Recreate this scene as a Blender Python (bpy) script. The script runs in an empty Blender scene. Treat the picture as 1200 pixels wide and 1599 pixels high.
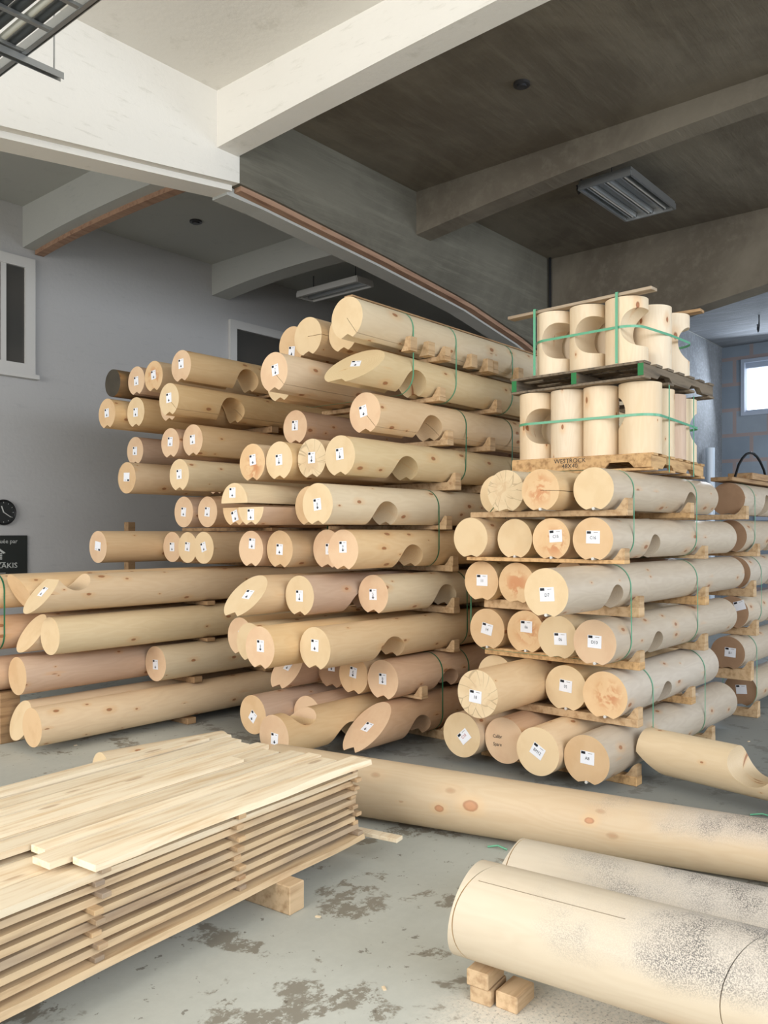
import bpy, bmesh, math, random
from mathutils import Vector, Matrix, noise
random.seed(7)
PI = math.pi
C = bpy.context.scene.collection

# ---------------------------------------------------------------- camera
CH = 1.65                      # eye height
FX, CX, HY = 1300.0, 600.0, 832.0
CF, SF = math.cos(math.radians(40.2)), math.sin(math.radians(40.2))   # forward = (CF, SF)
cam = bpy.data.cameras.new('camera'); camo = bpy.data.objects.new('camera', cam); C.objects.link(camo)
cam.sensor_fit = 'VERTICAL'; cam.sensor_height = 36; cam.lens = 36 * FX / 1599
cam.shift_y = (HY - 799.5) / 1599
camo.location = (0, 0, CH); camo.rotation_euler = (PI / 2, 0, math.radians(40.2) - PI / 2)
cam.clip_start = 0.05
bpy.context.scene.camera = camo

# ---------------------------------------------------------------- light
sc = bpy.context.scene
sc.view_settings.view_transform = 'Standard'; sc.view_settings.look = 'None'
sc.view_settings.gamma = 1; sc.view_settings.use_curve_mapping = False
sc.view_settings.exposure = 0.24
w = bpy.data.worlds.new('world'); sc.world = w; w.use_nodes = True
w.node_tree.nodes['Background'].inputs[0].default_value = (0.92, 0.96, 1.0, 1)
w.node_tree.nodes['Background'].inputs[1].default_value = 0.95
def area(name, loc, target, sx, sy, power, col):
    l = bpy.data.lights.new(name, 'AREA'); l.shape = 'RECTANGLE'; l.size = sx; l.size_y = sy
    l.energy = power; l.color = col
    o = bpy.data.objects.new(name, l); C.objects.link(o); o.location = loc
    o.rotation_euler = (Vector(target) - Vector(loc)).to_track_quat('-Z', 'Y').to_euler()
    return o
area('loading_door_daylight', (-5.6, 4.0, 3.7), (4, 3.6, 0.9), 7.0, 3.0, 520, (1.0, 0.965, 0.92))
area('side_high_fill', (1.5, -5.0, 4.1), (3.8, 3, 0.6), 9.0, 2.2, 420, (0.86, 0.92, 1.0))  # cool fill lamp added high on the right; no door stands there
area('far_window_daylight', (17.3, 4.6, 4.6), (8, 2.2, 1.2), 1.6, 1.1, 90, (0.80, 0.89, 1.0))
area('far_wall_fill', (12.0, -5.0, 2.8), (15, 4, 2.8), 5.0, 3.5, 330, (0.80, 0.89, 1.0))  # fill lamp added to brighten far wall and log sides, no door built

# ---------------------------------------------------------------- node helpers
def srgb(r, g, b):
    f = lambda c: (c / 12.92 if c <= 0.04045 else ((c + 0.055) / 1.055) ** 2.4)
    return (f(r / 255), f(g / 255), f(b / 255), 1)
class NT:
    def __init__(s, name, rough=0.7, spec=0.3):
        s.m = bpy.data.materials.new(name); s.m.use_nodes = True; s.t = s.m.node_tree
        s.b = s.t.nodes['Principled BSDF']; s.b.inputs['Roughness'].default_value = rough
        s.b.inputs['Specular IOR Level'].default_value = spec
    def n(s, typ, **kw):
        nd = s.t.nodes.new(typ)
        for k, v in kw.items(): setattr(nd, k, v)
        return nd
    def l(s, a, b): s.t.links.new(a, b)
    def setin(s, inp, v):
        if hasattr(v, 'links') or isinstance(v, bpy.types.NodeSocket): s.l(v, inp)
        else: inp.default_value = v
    def math(s, op, a, b=None, c=None, clamp=False):
        nd = s.n('ShaderNodeMath', operation=op); nd.use_clamp = clamp
        s.setin(nd.inputs[0], a)
        if b is not None: s.setin(nd.inputs[1], b)
        if c is not None: s.setin(nd.inputs[2], c)
        return nd.outputs[0]
    def mix(s, f, a, b, mode='MIX'):
        nd = s.n('ShaderNodeMix', data_type='RGBA', blend_type=mode)
        s.setin(nd.inputs[0], f); s.setin(nd.inputs[6], a); s.setin(nd.inputs[7], b)
        return nd.outputs[2]
    def ramp(s, v, pts):
        nd = s.n('ShaderNodeValToRGB'); cr = nd.color_ramp
        while len(cr.elements) < len(pts): cr.elements.new(0.5)
        for e, (p, c) in zip(cr.elements, pts):
            e.position = p; e.color = c if len(c) == 4 else (*c, 1)
        s.setin(nd.inputs[0], v); return nd.outputs[0]
    def step(s, v, a, b):
        nd = s.n('ShaderNodeMapRange'); nd.clamp = True; nd.interpolation_type = 'SMOOTHSTEP'
        s.setin(nd.inputs[0], v); nd.inputs[1].default_value = a; nd.inputs[2].default_value = b
        return nd.outputs[0]
    def noise(s, vec, scale, detail=4, rough=0.55, dist=0):
        nd = s.n('ShaderNodeTexNoise'); s.l(vec, nd.inputs['Vector'])
        nd.inputs['Scale'].default_value = scale; nd.inputs['Detail'].default_value = detail
        nd.inputs['Roughness'].default_value = rough; nd.inputs['Distortion'].default_value = dist
        return nd.outputs['Fac']
    def mapv(s, vec, sc=(1, 1, 1), loc=(0, 0, 0)):
        nd = s.n('ShaderNodeMapping'); s.l(vec, nd.inputs[0]); nd.inputs[3].default_value = sc; nd.inputs[1].default_value = loc
        return nd.outputs[0]
    def obj(s): return s.n('ShaderNodeTexCoord').outputs['Object']
    def world(s): return s.n('ShaderNodeNewGeometry').outputs['Position']
    def rnd(s): return s.n('ShaderNodeObjectInfo').outputs['Random']
    def comb(s, x, y, z):
        nd = s.n('ShaderNodeCombineXYZ')
        for i, v in enumerate((x, y, z)): s.setin(nd.inputs[i], v)
        return nd.outputs[0]
    def sep(s, v):
        nd = s.n('ShaderNodeSeparateXYZ'); s.l(v, nd.inputs[0]); return nd.outputs
    def col(s, c): s.setin(s.b.inputs['Base Color'], c)
    def bump(s, h, st=0.3, d=0.01):
        nd = s.n('ShaderNodeBump'); nd.inputs['Strength'].default_value = st; nd.inputs['Distance'].default_value = d
        s.l(h, nd.inputs['Height']); s.l(nd.outputs[0], s.b.inputs['Normal'])

def off(s, vec, k=37.0):      # per-object offset of the texture
    r = s.rnd(); a = s.math('MULTIPLY', r, k)
    nd = s.n('ShaderNodeVectorMath', operation='ADD'); s.l(vec, nd.inputs[0]); s.l(s.comb(a, a, a), nd.inputs[1])
    return nd.outputs[0]

def log_side(name, base, dark, dust=0, knots=1.0, rough=0.5, spec=0.3, kn=()):
    s = NT(name, rough, spec); o = s.obj(); x, y, z = s.sep(o)
    ov = off(s, o)
    r = s.math('POWER', s.math('ADD', s.math('MULTIPLY', y, y), s.math('MULTIPLY', z, z)), 0.5)
    warp = s.noise(s.mapv(ov, (0.9, 5, 5)), 1.0, 3)
    fine = s.noise(s.mapv(ov, (4, 60, 60)), 1.0, 3)
    rr = s.math('ADD', r, s.math('MULTIPLY', warp, 0.16))
    ring = s.math('SINE', s.math('MULTIPLY', rr, 2 * PI / 0.0125))
    ring = s.math('MULTIPLY_ADD', ring, 0.5, 0.5)
    big = s.noise(s.mapv(ov, (0.6, 2.5, 2.5)), 1.0, 2)
    c = s.mix(s.math('MULTIPLY', ring, 0.18), base, dark)
    c = s.mix(s.math('MULTIPLY', fine, 0.20), c, dark)
    c = s.mix(s.math('MULTIPLY', s.step(big, 0.48, 0.72), 0.35), c, dark)
    hs = s.n('ShaderNodeHueSaturation'); s.l(c, hs.inputs['Color'])
    s.l(s.math('MULTIPLY_ADD', s.rnd(), 0.16, 0.92), hs.inputs['Value'])
    s.l(s.math('MULTIPLY_ADD', s.math('FRACT', s.math('MULTIPLY', s.rnd(), 7.3)), 0.3, 0.82), hs.inputs['Saturation'])
    c = hs.outputs[0]
    # knots
    ang = s.math('ARCTAN2', z, y)
    ro = s.math('MULTIPLY', s.rnd(), 50)
    kv = s.comb(s.math('ADD', s.math('MULTIPLY', x, 1.55), ro), s.math('ADD', s.math('MULTIPLY', ang, 0.42), ro), 0.0)
    vo = s.n('ShaderNodeTexVoronoi', voronoi_dimensions='2D'); s.l(kv, vo.inputs['Vector']); vo.inputs['Scale'].default_value = 1.5
    vsz = s.sep(vo.outputs['Color'])[0]
    d = s.math('ADD', vo.outputs['Distance'], s.math('MULTIPLY', s.math('SUBTRACT', s.noise(kv, 12, 2), 0.5), 0.03))
    d = s.math('DIVIDE', d, s.math('MULTIPLY_ADD', vsz, 1.5, 0.35))
    k1 = s.math('SUBTRACT', 1.0, s.step(d, 0.026, 0.050))
    k2 = s.math('SUBTRACT', 1.0, s.step(d, 0.010, 0.030))
    halo = s.math('SUBTRACT', 1.0, s.step(d, 0.05, 0.16))
    c = s.mix(s.math('MULTIPLY', halo, 0.28 * knots), c, srgb(214, 160, 98))
    c = s.mix(s.math('MULTIPLY', k1, 0.8 * knots), c, srgb(140, 86, 50))
    c = s.mix(s.math('MULTIPLY', k2, 0.45 * knots), c, srgb(184, 124, 84))
    for kx, ka, ks in kn:      # the few large knots one sees on this very log
        da = s.math('MULTIPLY', s.math('SUBTRACT', s.math('MODULO', s.math('ADD', ang, 2 * PI), 2 * PI), ka), 0.17)
        dx_ = s.math('MULTIPLY', s.math('SUBTRACT', x, kx), 0.75)
        dk = s.math('POWER', s.math('ADD', s.math('MULTIPLY', da, da), s.math('MULTIPLY', dx_, dx_)), 0.5)
        dk = s.math('DIVIDE', s.math('ADD', dk, s.math('MULTIPLY', s.math('SUBTRACT', s.noise(ov, 30, 2), 0.5), 0.008)), ks)
        c = s.mix(s.math('MULTIPLY', s.math('SUBTRACT', 1.0, s.step(dk, 1.0, 2.6)), 0.3), c, srgb(222, 180, 128))
        c = s.mix(s.math('MULTIPLY', s.math('SUBTRACT', 1.0, s.step(dk, 0.8, 1.05)), 0.75), c, srgb(166, 110, 76))
        c = s.mix(s.math('MULTIPLY', s.math('SUBTRACT', 1.0, s.step(dk, 0.45, 0.8)), 0.6), c, srgb(206, 152, 112))
    if dust:
        # sawdust and soot sprinkled on the far part of the log
        wp = s.world(); sp = s.noise(wp, 260, 2, 0.7); blot = s.noise(wp, 4.0, 4)
        m = s.math('MULTIPLY', s.step(s.math('ADD', x, s.math('MULTIPLY', blot, 0.8)), dust, dust + 0.65), s.step(s.math('ADD', z, s.math('MULTIPLY', blot, 0.1)), 0.03, 0.15))
        grit = s.math('MULTIPLY', m, s.step(sp, 0.44, 0.56))
        c = s.mix(s.math('MULTIPLY', m, 0.55), c, srgb(196, 190, 184))
        c = s.mix(s.math('MULTIPLY', grit, s.math('MULTIPLY_ADD', s.step(blot, 0.45, 0.62), 0.5, 0.28)), c, srgb(66, 66, 68))
    s.col(c); s.bump(fine, 0.12, 0.003)
    return s.m

def log_end(name, base, dark, stain=0.0, stain_col=None, checks=0.0):
    s = NT(name, 0.75, 0.15); o = s.obj(); x, y, z = s.sep(o); ov = off(s, o)
    wy = s.math('ADD', y, s.math('MULTIPLY_ADD', s.rnd(), 0.05, -0.02)); wz = s.math('ADD', z, s.math('MULTIPLY_ADD', s.math('FRACT', s.math('MULTIPLY', s.rnd(), 13.7)), 0.06, -0.02))
    r = s.math('POWER', s.math('ADD', s.math('MULTIPLY', wy, wy), s.math('MULTIPLY', wz, wz)), 0.5)
    r = s.math('ADD', r, s.math('MULTIPLY', s.noise(ov, 9, 3), 0.03))
    ring = s.math('MULTIPLY_ADD', s.math('SINE', s.math('MULTIPLY', r, 2 * PI / 0.0065)), 0.5, 0.5)
    c = s.mix(s.math('MULTIPLY', ring, 0.16), base, dark)
    c = s.mix(s.math('MULTIPLY', s.step(s.noise(ov, 7, 3), 0.42, 0.68), 0.30), c, dark)
    hs = s.n('ShaderNodeHueSaturation'); s.l(c, hs.inputs['Color'])
    s.l(s.math('MULTIPLY_ADD', s.rnd(), 0.12, 0.93), hs.inputs['Value']); c = hs.outputs[0]
    if stain:
        ns = s.noise(ov, 11, 4, 0.6, 0.8)
        m = s.math('MULTIPLY', s.step(ns, 0.44, 0.56), s.math('SUBTRACT', 1.0, s.step(r, 0.05, 0.15)))
        c = s.mix(s.math('MULTIPLY', m, stain), c, stain_col)
    if checks:
        ang = s.math('ARCTAN2', wz, wy)
        vv = s.comb(s.math('MULTIPLY', s.math('ADD', ang, s.math('MULTIPLY', r, 2.0)), 1.2), s.math('MULTIPLY', r, 3.0), s.math('MULTIPLY', s.rnd(), 20))
        v = s.n('ShaderNodeTexVoronoi', feature='DISTANCE_TO_EDGE'); s.l(vv, v.inputs['Vector']); v.inputs['Scale'].default_value = 1.6
        m = s.math('MULTIPLY', s.math('SUBTRACT', 1.0, s.step(v.outputs['Distance'], 0.01, 0.04)), s.step(r, 0.04, 0.12))
        c = s.mix(s.math('MULTIPLY', m, checks), c, srgb(92, 66, 44))
    s.col(c); return s.m

def flat(name, c, rough=0.7, spec=0.3, metal=0, var=0.0, scale=8, dark=None):
    s = NT(name, rough, spec); s.b.inputs['Metallic'].default_value = metal
    if var:
        n = s.noise(s.world(), scale, 5, 0.6)
        s.col(s.mix(s.math('MULTIPLY', s.step(n, 0.35, 0.7), var), c, dark or tuple(v * 0.5 for v in c[:3]) + (1,)))
    else:
        # tiny procedural mottling keeps even the plain paints from being dead flat
        n = s.noise(s.obj(), 30, 2); s.col(s.mix(s.math('MULTIPLY', n, 0.08), c, tuple(v * 0.7 for v in c[:3]) + (1,)))
    return s.m

M = {}
M['honey'] = log_side('log_wood_honey', srgb(224, 196, 156), srgb(202, 164, 120))
M['pale'] = log_side('log_wood_pale', srgb(226, 206, 170), srgb(204, 176, 134))
M['pink'] = log_side('log_wood_pink', srgb(212, 180, 150), srgb(184, 144, 114))
M['grey'] = log_side('log_wood_greyed', srgb(204, 190, 170), srgb(172, 152, 130), rough=0.42, spec=0.4)
M['brown'] = log_side('log_wood_brown', srgb(136, 112, 84), srgb(92, 74, 54))
M['fore'] = log_side('log_wood_clean', srgb(218, 198, 166), srgb(200, 174, 138))
M['fore_dust'] = log_side('log_wood_dusty', srgb(202, 187, 162), srgb(188, 168, 140), dust=0.66, knots=0.0)
M['fore_dust2'] = log_side('log_wood_dusty_end', srgb(212, 190, 158), srgb(194, 162, 126), dust=2.3, knots=0.35, kn=((1.31, 2.98, 0.034), (1.135, 3.22, 0.021), (1.93, 2.9, 0.020)))
M['short'] = log_side('short_log_wood', srgb(234, 216, 188), srgb(214, 184, 146), knots=1.2)
M['e_cream'] = log_end('end_grain_cream', srgb(226, 202, 164), srgb(208, 176, 132))
M['e_tan'] = log_end('end_grain_tan', srgb(220, 188, 148), srgb(198, 158, 114))
M['e_rose'] = log_end('end_grain_rose', srgb(224, 194, 160), srgb(204, 162, 128))
M['e_stain'] = log_end('end_grain_red_heart', srgb(226, 194, 152), srgb(208, 166, 118), 0.6, srgb(190, 108, 62))
M['e_check'] = log_end('end_grain_cracked', srgb(228, 206, 170), srgb(204, 174, 132), 0.25, srgb(180, 130, 90), 0.35)
M['e_dark'] = log_end('end_grain_weathered', srgb(82, 76, 66), srgb(48, 46, 42))
M['e_brown'] = log_end('end_grain_shaded', srgb(168, 136, 108), srgb(138, 108, 84))  # darker end grain: shade of the backlit ends put into the colour
M['lumber'] = None

def plank_mat(name, base, dark, grey=None, g=0.0, rough=0.7):
    s = NT(name, rough, 0.2); o = off(s, s.obj())
    f = s.noise(s.mapv(o, (2.2, 26, 26)), 1.0, 4, 0.6); b = s.noise(s.mapv(o, (1.2, 5, 5)), 1.0, 3)
    c = s.mix(s.step(f, 0.40, 0.75), base, dark)
    if grey: c = s.mix(s.math('MULTIPLY', s.step(b, 0.45, 0.65), g), c, grey)
    hs = s.n('ShaderNodeHueSaturation'); s.l(c, hs.inputs['Color'])
    s.l(s.math('MULTIPLY_ADD', s.rnd(), 0.2, 0.9), hs.inputs['Value'])
    vo = s.n('ShaderNodeTexVoronoi'); s.l(s.mapv(o, (1.6, 6, 6)), vo.inputs['Vector']); vo.inputs['Scale'].default_value = 1.2
    k = s.math('SUBTRACT', 1.0, s.step(vo.outputs['Distance'], 0.07, 0.13))
    s.col(s.mix(s.math('MULTIPLY', k, 0.5), hs.outputs[0], srgb(150, 104, 66))); s.bump(f, 0.2, 0.002)
    return s.m
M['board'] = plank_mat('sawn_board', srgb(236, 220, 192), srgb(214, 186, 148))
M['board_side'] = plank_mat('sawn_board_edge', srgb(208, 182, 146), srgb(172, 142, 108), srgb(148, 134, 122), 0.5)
M['stick'] = plank_mat('spacer_stick', srgb(208, 176, 136), srgb(160, 132, 104), srgb(122, 116, 112), 0.7)
M['bearer'] = plank_mat('bearer_wood', srgb(206, 176, 138), srgb(172, 138, 100))
M['plank_grey'] = plank_mat('weathered_plank', srgb(178, 160, 138), srgb(140, 122, 102))
M['bearer_dark'] = plank_mat('bearer_wood_worn', srgb(172, 140, 104), srgb(132, 102, 74))
M['block'] = plank_mat('block_wood', srgb(210, 182, 146), srgb(174, 142, 108))
M['pallet'] = plank_mat('pallet_wood', srgb(208, 170, 122), srgb(160, 124, 84))
M['pallet_old'] = plank_mat('pallet_wood_old', srgb(128, 114, 96), srgb(84, 76, 66))
M['paper'] = flat('label_paper', srgb(238, 240, 246), 0.6)
M['ink'] = flat('label_ink', srgb(28, 30, 38), 0.5)
M['pencil'] = flat('pencil_mark', srgb(92, 78, 62), 0.8)
M['red_ink'] = flat('red_ink', srgb(176, 70, 60), 0.6)
M['foam'] = flat('sealing_strip', srgb(214, 212, 206), 0.5)
M['green'] = flat('green_strap', srgb(96, 168, 132), 0.35, 0.5)
M['green_dark'] = flat('green_strap_dark', srgb(44, 118, 84), 0.35, 0.5)
M['green_paint'] = flat('green_paint', srgb(46, 120, 70), 0.6)
M['steel'] = flat('galvanised_steel', srgb(170, 172, 172), 0.35, 0.5, 0.85)
M['steel_dark'] = flat('dark_steel', srgb(86, 86, 88), 0.4, 0.5, 0.7)
M['cable'] = flat('cable_jacket', srgb(62, 66, 68), 0.5)
M['cable_light'] = flat('pale_conduit', srgb(196, 196, 186), 0.5)
M['clock'] = flat('clock_face', srgb(46, 48, 48), 0.5)
M['clock_rim'] = flat('clock_rim', srgb(30, 31, 32), 0.4)
M['sign'] = flat('sign_board', srgb(44, 47, 45), 0.5)
M['sign_ink'] = flat('sign_lettering', srgb(196, 198, 194), 0.6)
M['frame'] = flat('window_frame_paint', srgb(206, 204, 200), 0.5)
M['frame_far'] = flat('far_window_frame', srgb(168, 176, 190), 0.5)
M['plastic'] = flat('plastic_wrap', srgb(206, 216, 226), 0.25, 0.6)
M['black'] = flat('black_rubber', srgb(26, 27, 30), 0.5)

# painted walls
def paint(name, c, d, amt=0.25):
    s = NT(name, 0.8, 0.15); p = s.world()
    n = s.noise(p, 0.7, 5, 0.6); n2 = s.noise(s.mapv(p, (1, 1, 6)), 3.5, 6, 0.7)
    cc = s.mix(s.math('MULTIPLY', n, amt), c, d)
    cc = s.mix(s.math('MULTIPLY', s.step(n2, 0.56, 0.70), 0.4), cc, d)
    s.col(cc); s.bump(s.noise(p, 18, 5, 0.6), 0.25, 0.01); return s.m
M['white'] = paint('white_painted_concrete', srgb(232, 228, 220), srgb(196, 192, 180))
M['bay_wall'] = paint('bay_wall_paint', srgb(186, 185, 184), srgb(168, 167, 168), 0.2)
M['bay_ceiling'] = paint('bay_ceiling_paint', srgb(178, 178, 172), srgb(160, 160, 156), 0.2)
def concrete(name, a, b, c2, stretch=(1, 1, 1)):
    s = NT(name, 0.85, 0.15); p = s.world()
    n = s.noise(p, 0.55, 6, 0.65, 0.6); n2 = s.noise(s.mapv(p, stretch), 2.2, 6, 0.7)
    c = s.mix(s.step(n, 0.35, 0.65), a, b)
    c = s.mix(s.math('MULTIPLY', s.step(n2, 0.45, 0.7), 0.45), c, c2)
    s.col(c); s.bump(n2, 0.4, 0.02); return s.m
M['dark_conc'] = concrete('raw_concrete', srgb(128, 120, 106), srgb(104, 96, 84), srgb(134, 126, 112), (0.4, 3, 3))
M['beam_conc'] = concrete('raw_concrete_beam', srgb(116, 112, 100), srgb(94, 90, 80), srgb(134, 130, 116), (0.4, 3, 6))
M['board_conc'] = concrete('board_marked_concrete', srgb(128, 130, 132), srgb(104, 107, 111), srgb(154, 158, 164), (8, 0.5, 8))
M['rust'] = plank_mat('rust_brown_strip', srgb(172, 138, 114), srgb(140, 106, 86))
# block wall
s = NT('block_wall', 0.85, 0.1); px_, py_, pz_ = s.sep(s.world())
v = s.comb(s.math('ADD', px_, py_), pz_, 0.0)
bk = s.n('ShaderNodeTexBrick'); s.l(v, bk.inputs['Vector']); bk.inputs['Scale'].default_value = 1.0
bk.inputs['Brick Width'].default_value = 0.66; bk.inputs['Row Height'].default_value = 0.52; bk.inputs['Mortar Size'].default_value = 0.045
bk.inputs['Mortar Smooth'].default_value = 0.4
bk.inputs['Color1'].default_value = srgb(152, 160, 168); bk.inputs['Color2'].default_value = srgb(138, 148, 158); bk.inputs['Mortar'].default_value = srgb(166, 148, 142)
nz = s.noise(s.world(), 2.5, 5)
s.col(s.mix(s.math('MULTIPLY', nz, 0.35), bk.outputs['Color'], srgb(84, 94, 108))); M['blockwall'] = s.m
# floor
s = NT('worn_concrete_floor', 0.6, 0.3); p = s.world()
big = s.noise(p, 0.6, 5, 0.6); mid = s.noise(p, 2.6, 6, 0.65, 0.3); fine = s.noise(p, 22, 5, 0.7)
c = s.mix(s.step(big, 0.3, 0.7), srgb(200, 201, 192), srgb(182, 184, 176))
c = s.mix(s.math('MULTIPLY', fine, 0.25), c, srgb(132, 134, 126))
pat = s.math('MULTIPLY', s.step(mid, 0.545, 0.585), s.step(s.noise(p, 9, 6, 0.75), 0.44, 0.50))
c = s.mix(s.math('MULTIPLY', pat, 0.75), c, srgb(118, 108, 92))
spk = s.step(s.noise(p, 14, 5, 0.7), 0.635, 0.66)
c = s.mix(s.math('MULTIPLY', spk, 0.7), c, srgb(104, 96, 84))
# greyer, darker floor tone blended in beyond, under the stacks
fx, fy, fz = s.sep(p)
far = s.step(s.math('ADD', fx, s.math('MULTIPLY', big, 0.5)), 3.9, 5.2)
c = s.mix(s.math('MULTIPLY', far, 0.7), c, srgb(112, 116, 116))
# sawdust trodden in around the blocks in front
dx = s.math('SUBTRACT', fx, 2.38); dy = s.math('SUBTRACT', fy, 1.05)
dd = s.math('POWER', s.math('ADD', s.math('MULTIPLY', dx, s.math('MULTIPLY', dx, 2.2)), s.math('MULTIPLY', dy, dy)), 0.5)
sm = s.math('SUBTRACT', 1.0, s.step(s.math('ADD', dd, s.math('MULTIPLY', mid, 0.5)), 0.75, 1.05))
c = s.mix(s.math('MULTIPLY', sm, s.math('MULTIPLY_ADD', s.step(s.noise(p, 60, 4, 0.7), 0.4, 0.6), 0.45, 0.5)), c, srgb(226, 218, 204))
gr = s.math('MULTIPLY', sm, s.step(s.noise(p, 80, 3, 0.7), 0.56, 0.62)); c = s.mix(s.math('MULTIPLY', gr, 0.5), c, srgb(120, 116, 110))
s.col(c); s.bump(fine, 0.15, 0.004)
rg = s.mix(0.0, (0, 0, 0, 1), (0, 0, 0, 1))
M['floor'] = s.m
s = NT('office_glass', 0.08, 0.5); s.col(s.mix(s.noise(s.world(), 1.2, 2), srgb(62, 66, 66), srgb(90, 84, 78))); M['glass'] = s.m
s = NT('daylit_pane', 0.3, 0.5); s.col((0.9, 0.95, 1, 1)); s.b.inputs['Emission Color'].default_value = (0.86, 0.93, 1, 1); s.b.inputs['Emission Strength'].default_value = 2.2; M['daylight'] = s.m

# ---------------------------------------------------------------- mesh helpers
def link(name, bm, mat, parent=None, smooth=None, loc=None, rot=None):
    me = bpy.data.meshes.new(name); bm.to_mesh(me); bm.free()
    for m in (mat if isinstance(mat, (list, tuple)) else [mat]): me.materials.append(m)
    if smooth is not None:
        me.polygons.foreach_set('use_smooth', [True] * len(me.polygons)); me.set_sharp_from_angle(angle=math.radians(smooth))
    o = bpy.data.objects.new(name, me); C.objects.link(o)
    if parent: o.parent = parent
    if loc: o.location = loc
    if rot: o.rotation_euler = rot
    return o
def tag(o, label, cat, group=None):
    o['label'] = label; o['category'] = cat
    if group: o['group'] = group
    return o
def struct(name, bm, mat, parent=None, **k):
    o = link(name, bm, mat, parent, **k)
    if not parent: o['kind'] = 'structure'
    return o
def empty(name, loc, rz=0, rx=0, ry=0):
    o = bpy.data.objects.new(name, None); C.objects.link(o); o.location = loc; o.rotation_euler = (rx, ry, rz); return o
def box(bm, a, b, M4=None):
    vs = [bm.verts.new((x, y, z)) for z in (a[2], b[2]) for y in (a[1], b[1]) for x in (a[0], b[0])]
    if M4:
        for v in vs: v.co = M4 @ v.co
    for f in ((0, 2, 3, 1), (4, 5, 7, 6), (0, 1, 5, 4), (2, 6, 7, 3), (0, 4, 6, 2), (1, 3, 7, 5)):
        bm.faces.new([vs[i] for i in f])
    return vs
def bx(a, b, bev=0.0, M4=None):
    bm = bmesh.new(); box(bm, a, b, M4)
    if bev: bmesh.ops.bevel(bm, geom=bm.edges[:], offset=bev, segments=1, affect='EDGES')
    bmesh.ops.recalc_face_normals(bm, faces=bm.faces[:]); return bm
def prism(bm, pts, a, b, axis='X'):
    """extrude a closed 2D polygon (p,q) from a to b along axis"""
    def P(t, p, q): return {'X': (t, p, q), 'Y': (p, t, q), 'Z': (p, q, t)}[axis]
    r1 = [bm.verts.new(P(a, *p)) for p in pts]; r2 = [bm.verts.new(P(b, *p)) for p in pts]
    n = len(pts); bm.faces.new(r1[::-1]); bm.faces.new(r2)
    for i in range(n): bm.faces.new((r1[i], r1[(i + 1) % n], r2[(i + 1) % n], r2[i]))
    bmesh.ops.recalc_face_normals(bm, faces=bm.faces[:]); return bm
def cyl(bm, c, r, l, axis='Z', n=24):
    pts = [(r * math.cos(2 * PI * i / n) + (c[1] if axis == 'X' else c[0]), r * math.sin(2 * PI * i / n) + (c[1] if axis == 'Z' else c[2])) for i in range(n)]
    t = {'X': 0, 'Y': 1, 'Z': 2}[axis]
    return prism(bm, pts, c[t], c[t] + l, axis)
def tube(bm, pts, r, n=8):
    rings = []
    for i, p in enumerate(pts):
        p = Vector(p); d = (Vector(pts[min(i + 1, len(pts) - 1)]) - Vector(pts[max(i - 1, 0)])).normalized()
        u = d.cross(Vector((0, 0, 1)));  u = u.normalized() if u.length > 1e-3 else Vector((1, 0, 0)); v = d.cross(u)
        rings.append([bm.verts.new(p + u * (r * math.cos(2 * PI * k / n)) + v * (r * math.sin(2 * PI * k / n))) for k in range(n)])
    for a, b in zip(rings, rings[1:]):
        for k in range(n): bm.faces.new((a[k], a[(k + 1) % n], b[(k + 1) % n], b[k]))
    bm.faces.new(rings[0][::-1]); bm.faces.new(rings[-1]); return bm
def ray_y(px, Y):            # world X where the sight line of column px meets the plane y = Y
    t = (px - CX) / FX; return Y * (CF + SF * t) / (SF - CF * t)
def depth(X, Y): return CF * X + SF * Y

_txt = {}
def text2d(s, size):
    if s not in _txt:
        cu = bpy.data.curves.new('t', 'FONT'); cu.body = s; cu.align_x = 'CENTER'; cu.align_y = 'CENTER'; cu.size = 1; cu.resolution_u = 2
        o = bpy.data.objects.new('t', cu); C.objects.link(o); dg = bpy.context.evaluated_depsgraph_get()
        me = bpy.data.meshes.new_from_object(o.evaluated_get(dg))
        _txt[s] = ([tuple(v.co) for v in me.vertices], [tuple(p.vertices) for p in me.polygons])
        bpy.data.objects.remove(o); bpy.data.curves.remove(cu); bpy.data.meshes.remove(me)
    v, f = _txt[s]; return [(a * size, b * size) for a, b, _ in v], f
def flat_text(s, size, O, u, v, n, squash=1.0, parts=None):
    bm = bmesh.new(); vs, fs = text2d(s, size)
    V = [bm.verts.new(O + u * (a * squash) + v * b + n * 0.0) for a, b in vs]
    for f in fs:
        try: bm.faces.new([V[i] for i in f])
        except ValueError: pass
    ex = bmesh.ops.extrude_face_region(bm, geom=bm.faces[:])
    for g in ex['geom']:
        if isinstance(g, bmesh.types.BMVert): g.co += n * 0.0006
    return bm
def slab_uv(O, u, v, n, w, h, t, c=(0, 0)):
    bm = bmesh.new()
    for k in (0, 1):
        pass
    P = lambda a, b, k: O + u * (c[0] + a) + v * (c[1] + b) + n * (t * k)
    q = [(-w / 2, -h / 2), (w / 2, -h / 2), (w / 2, h / 2), (-w / 2, h / 2)]
    r1 = [bm.verts.new(P(a, b, 0)) for a, b in q]; r2 = [bm.verts.new(P(a, b, 1)) for a, b in q]
    bm.faces.new(r1[::-1]); bm.faces.new(r2)
    for i in range(4): bm.faces.new((r1[i], r1[(i + 1) % 4], r2[(i + 1) % 4], r2[i]))
    return bm

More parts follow.
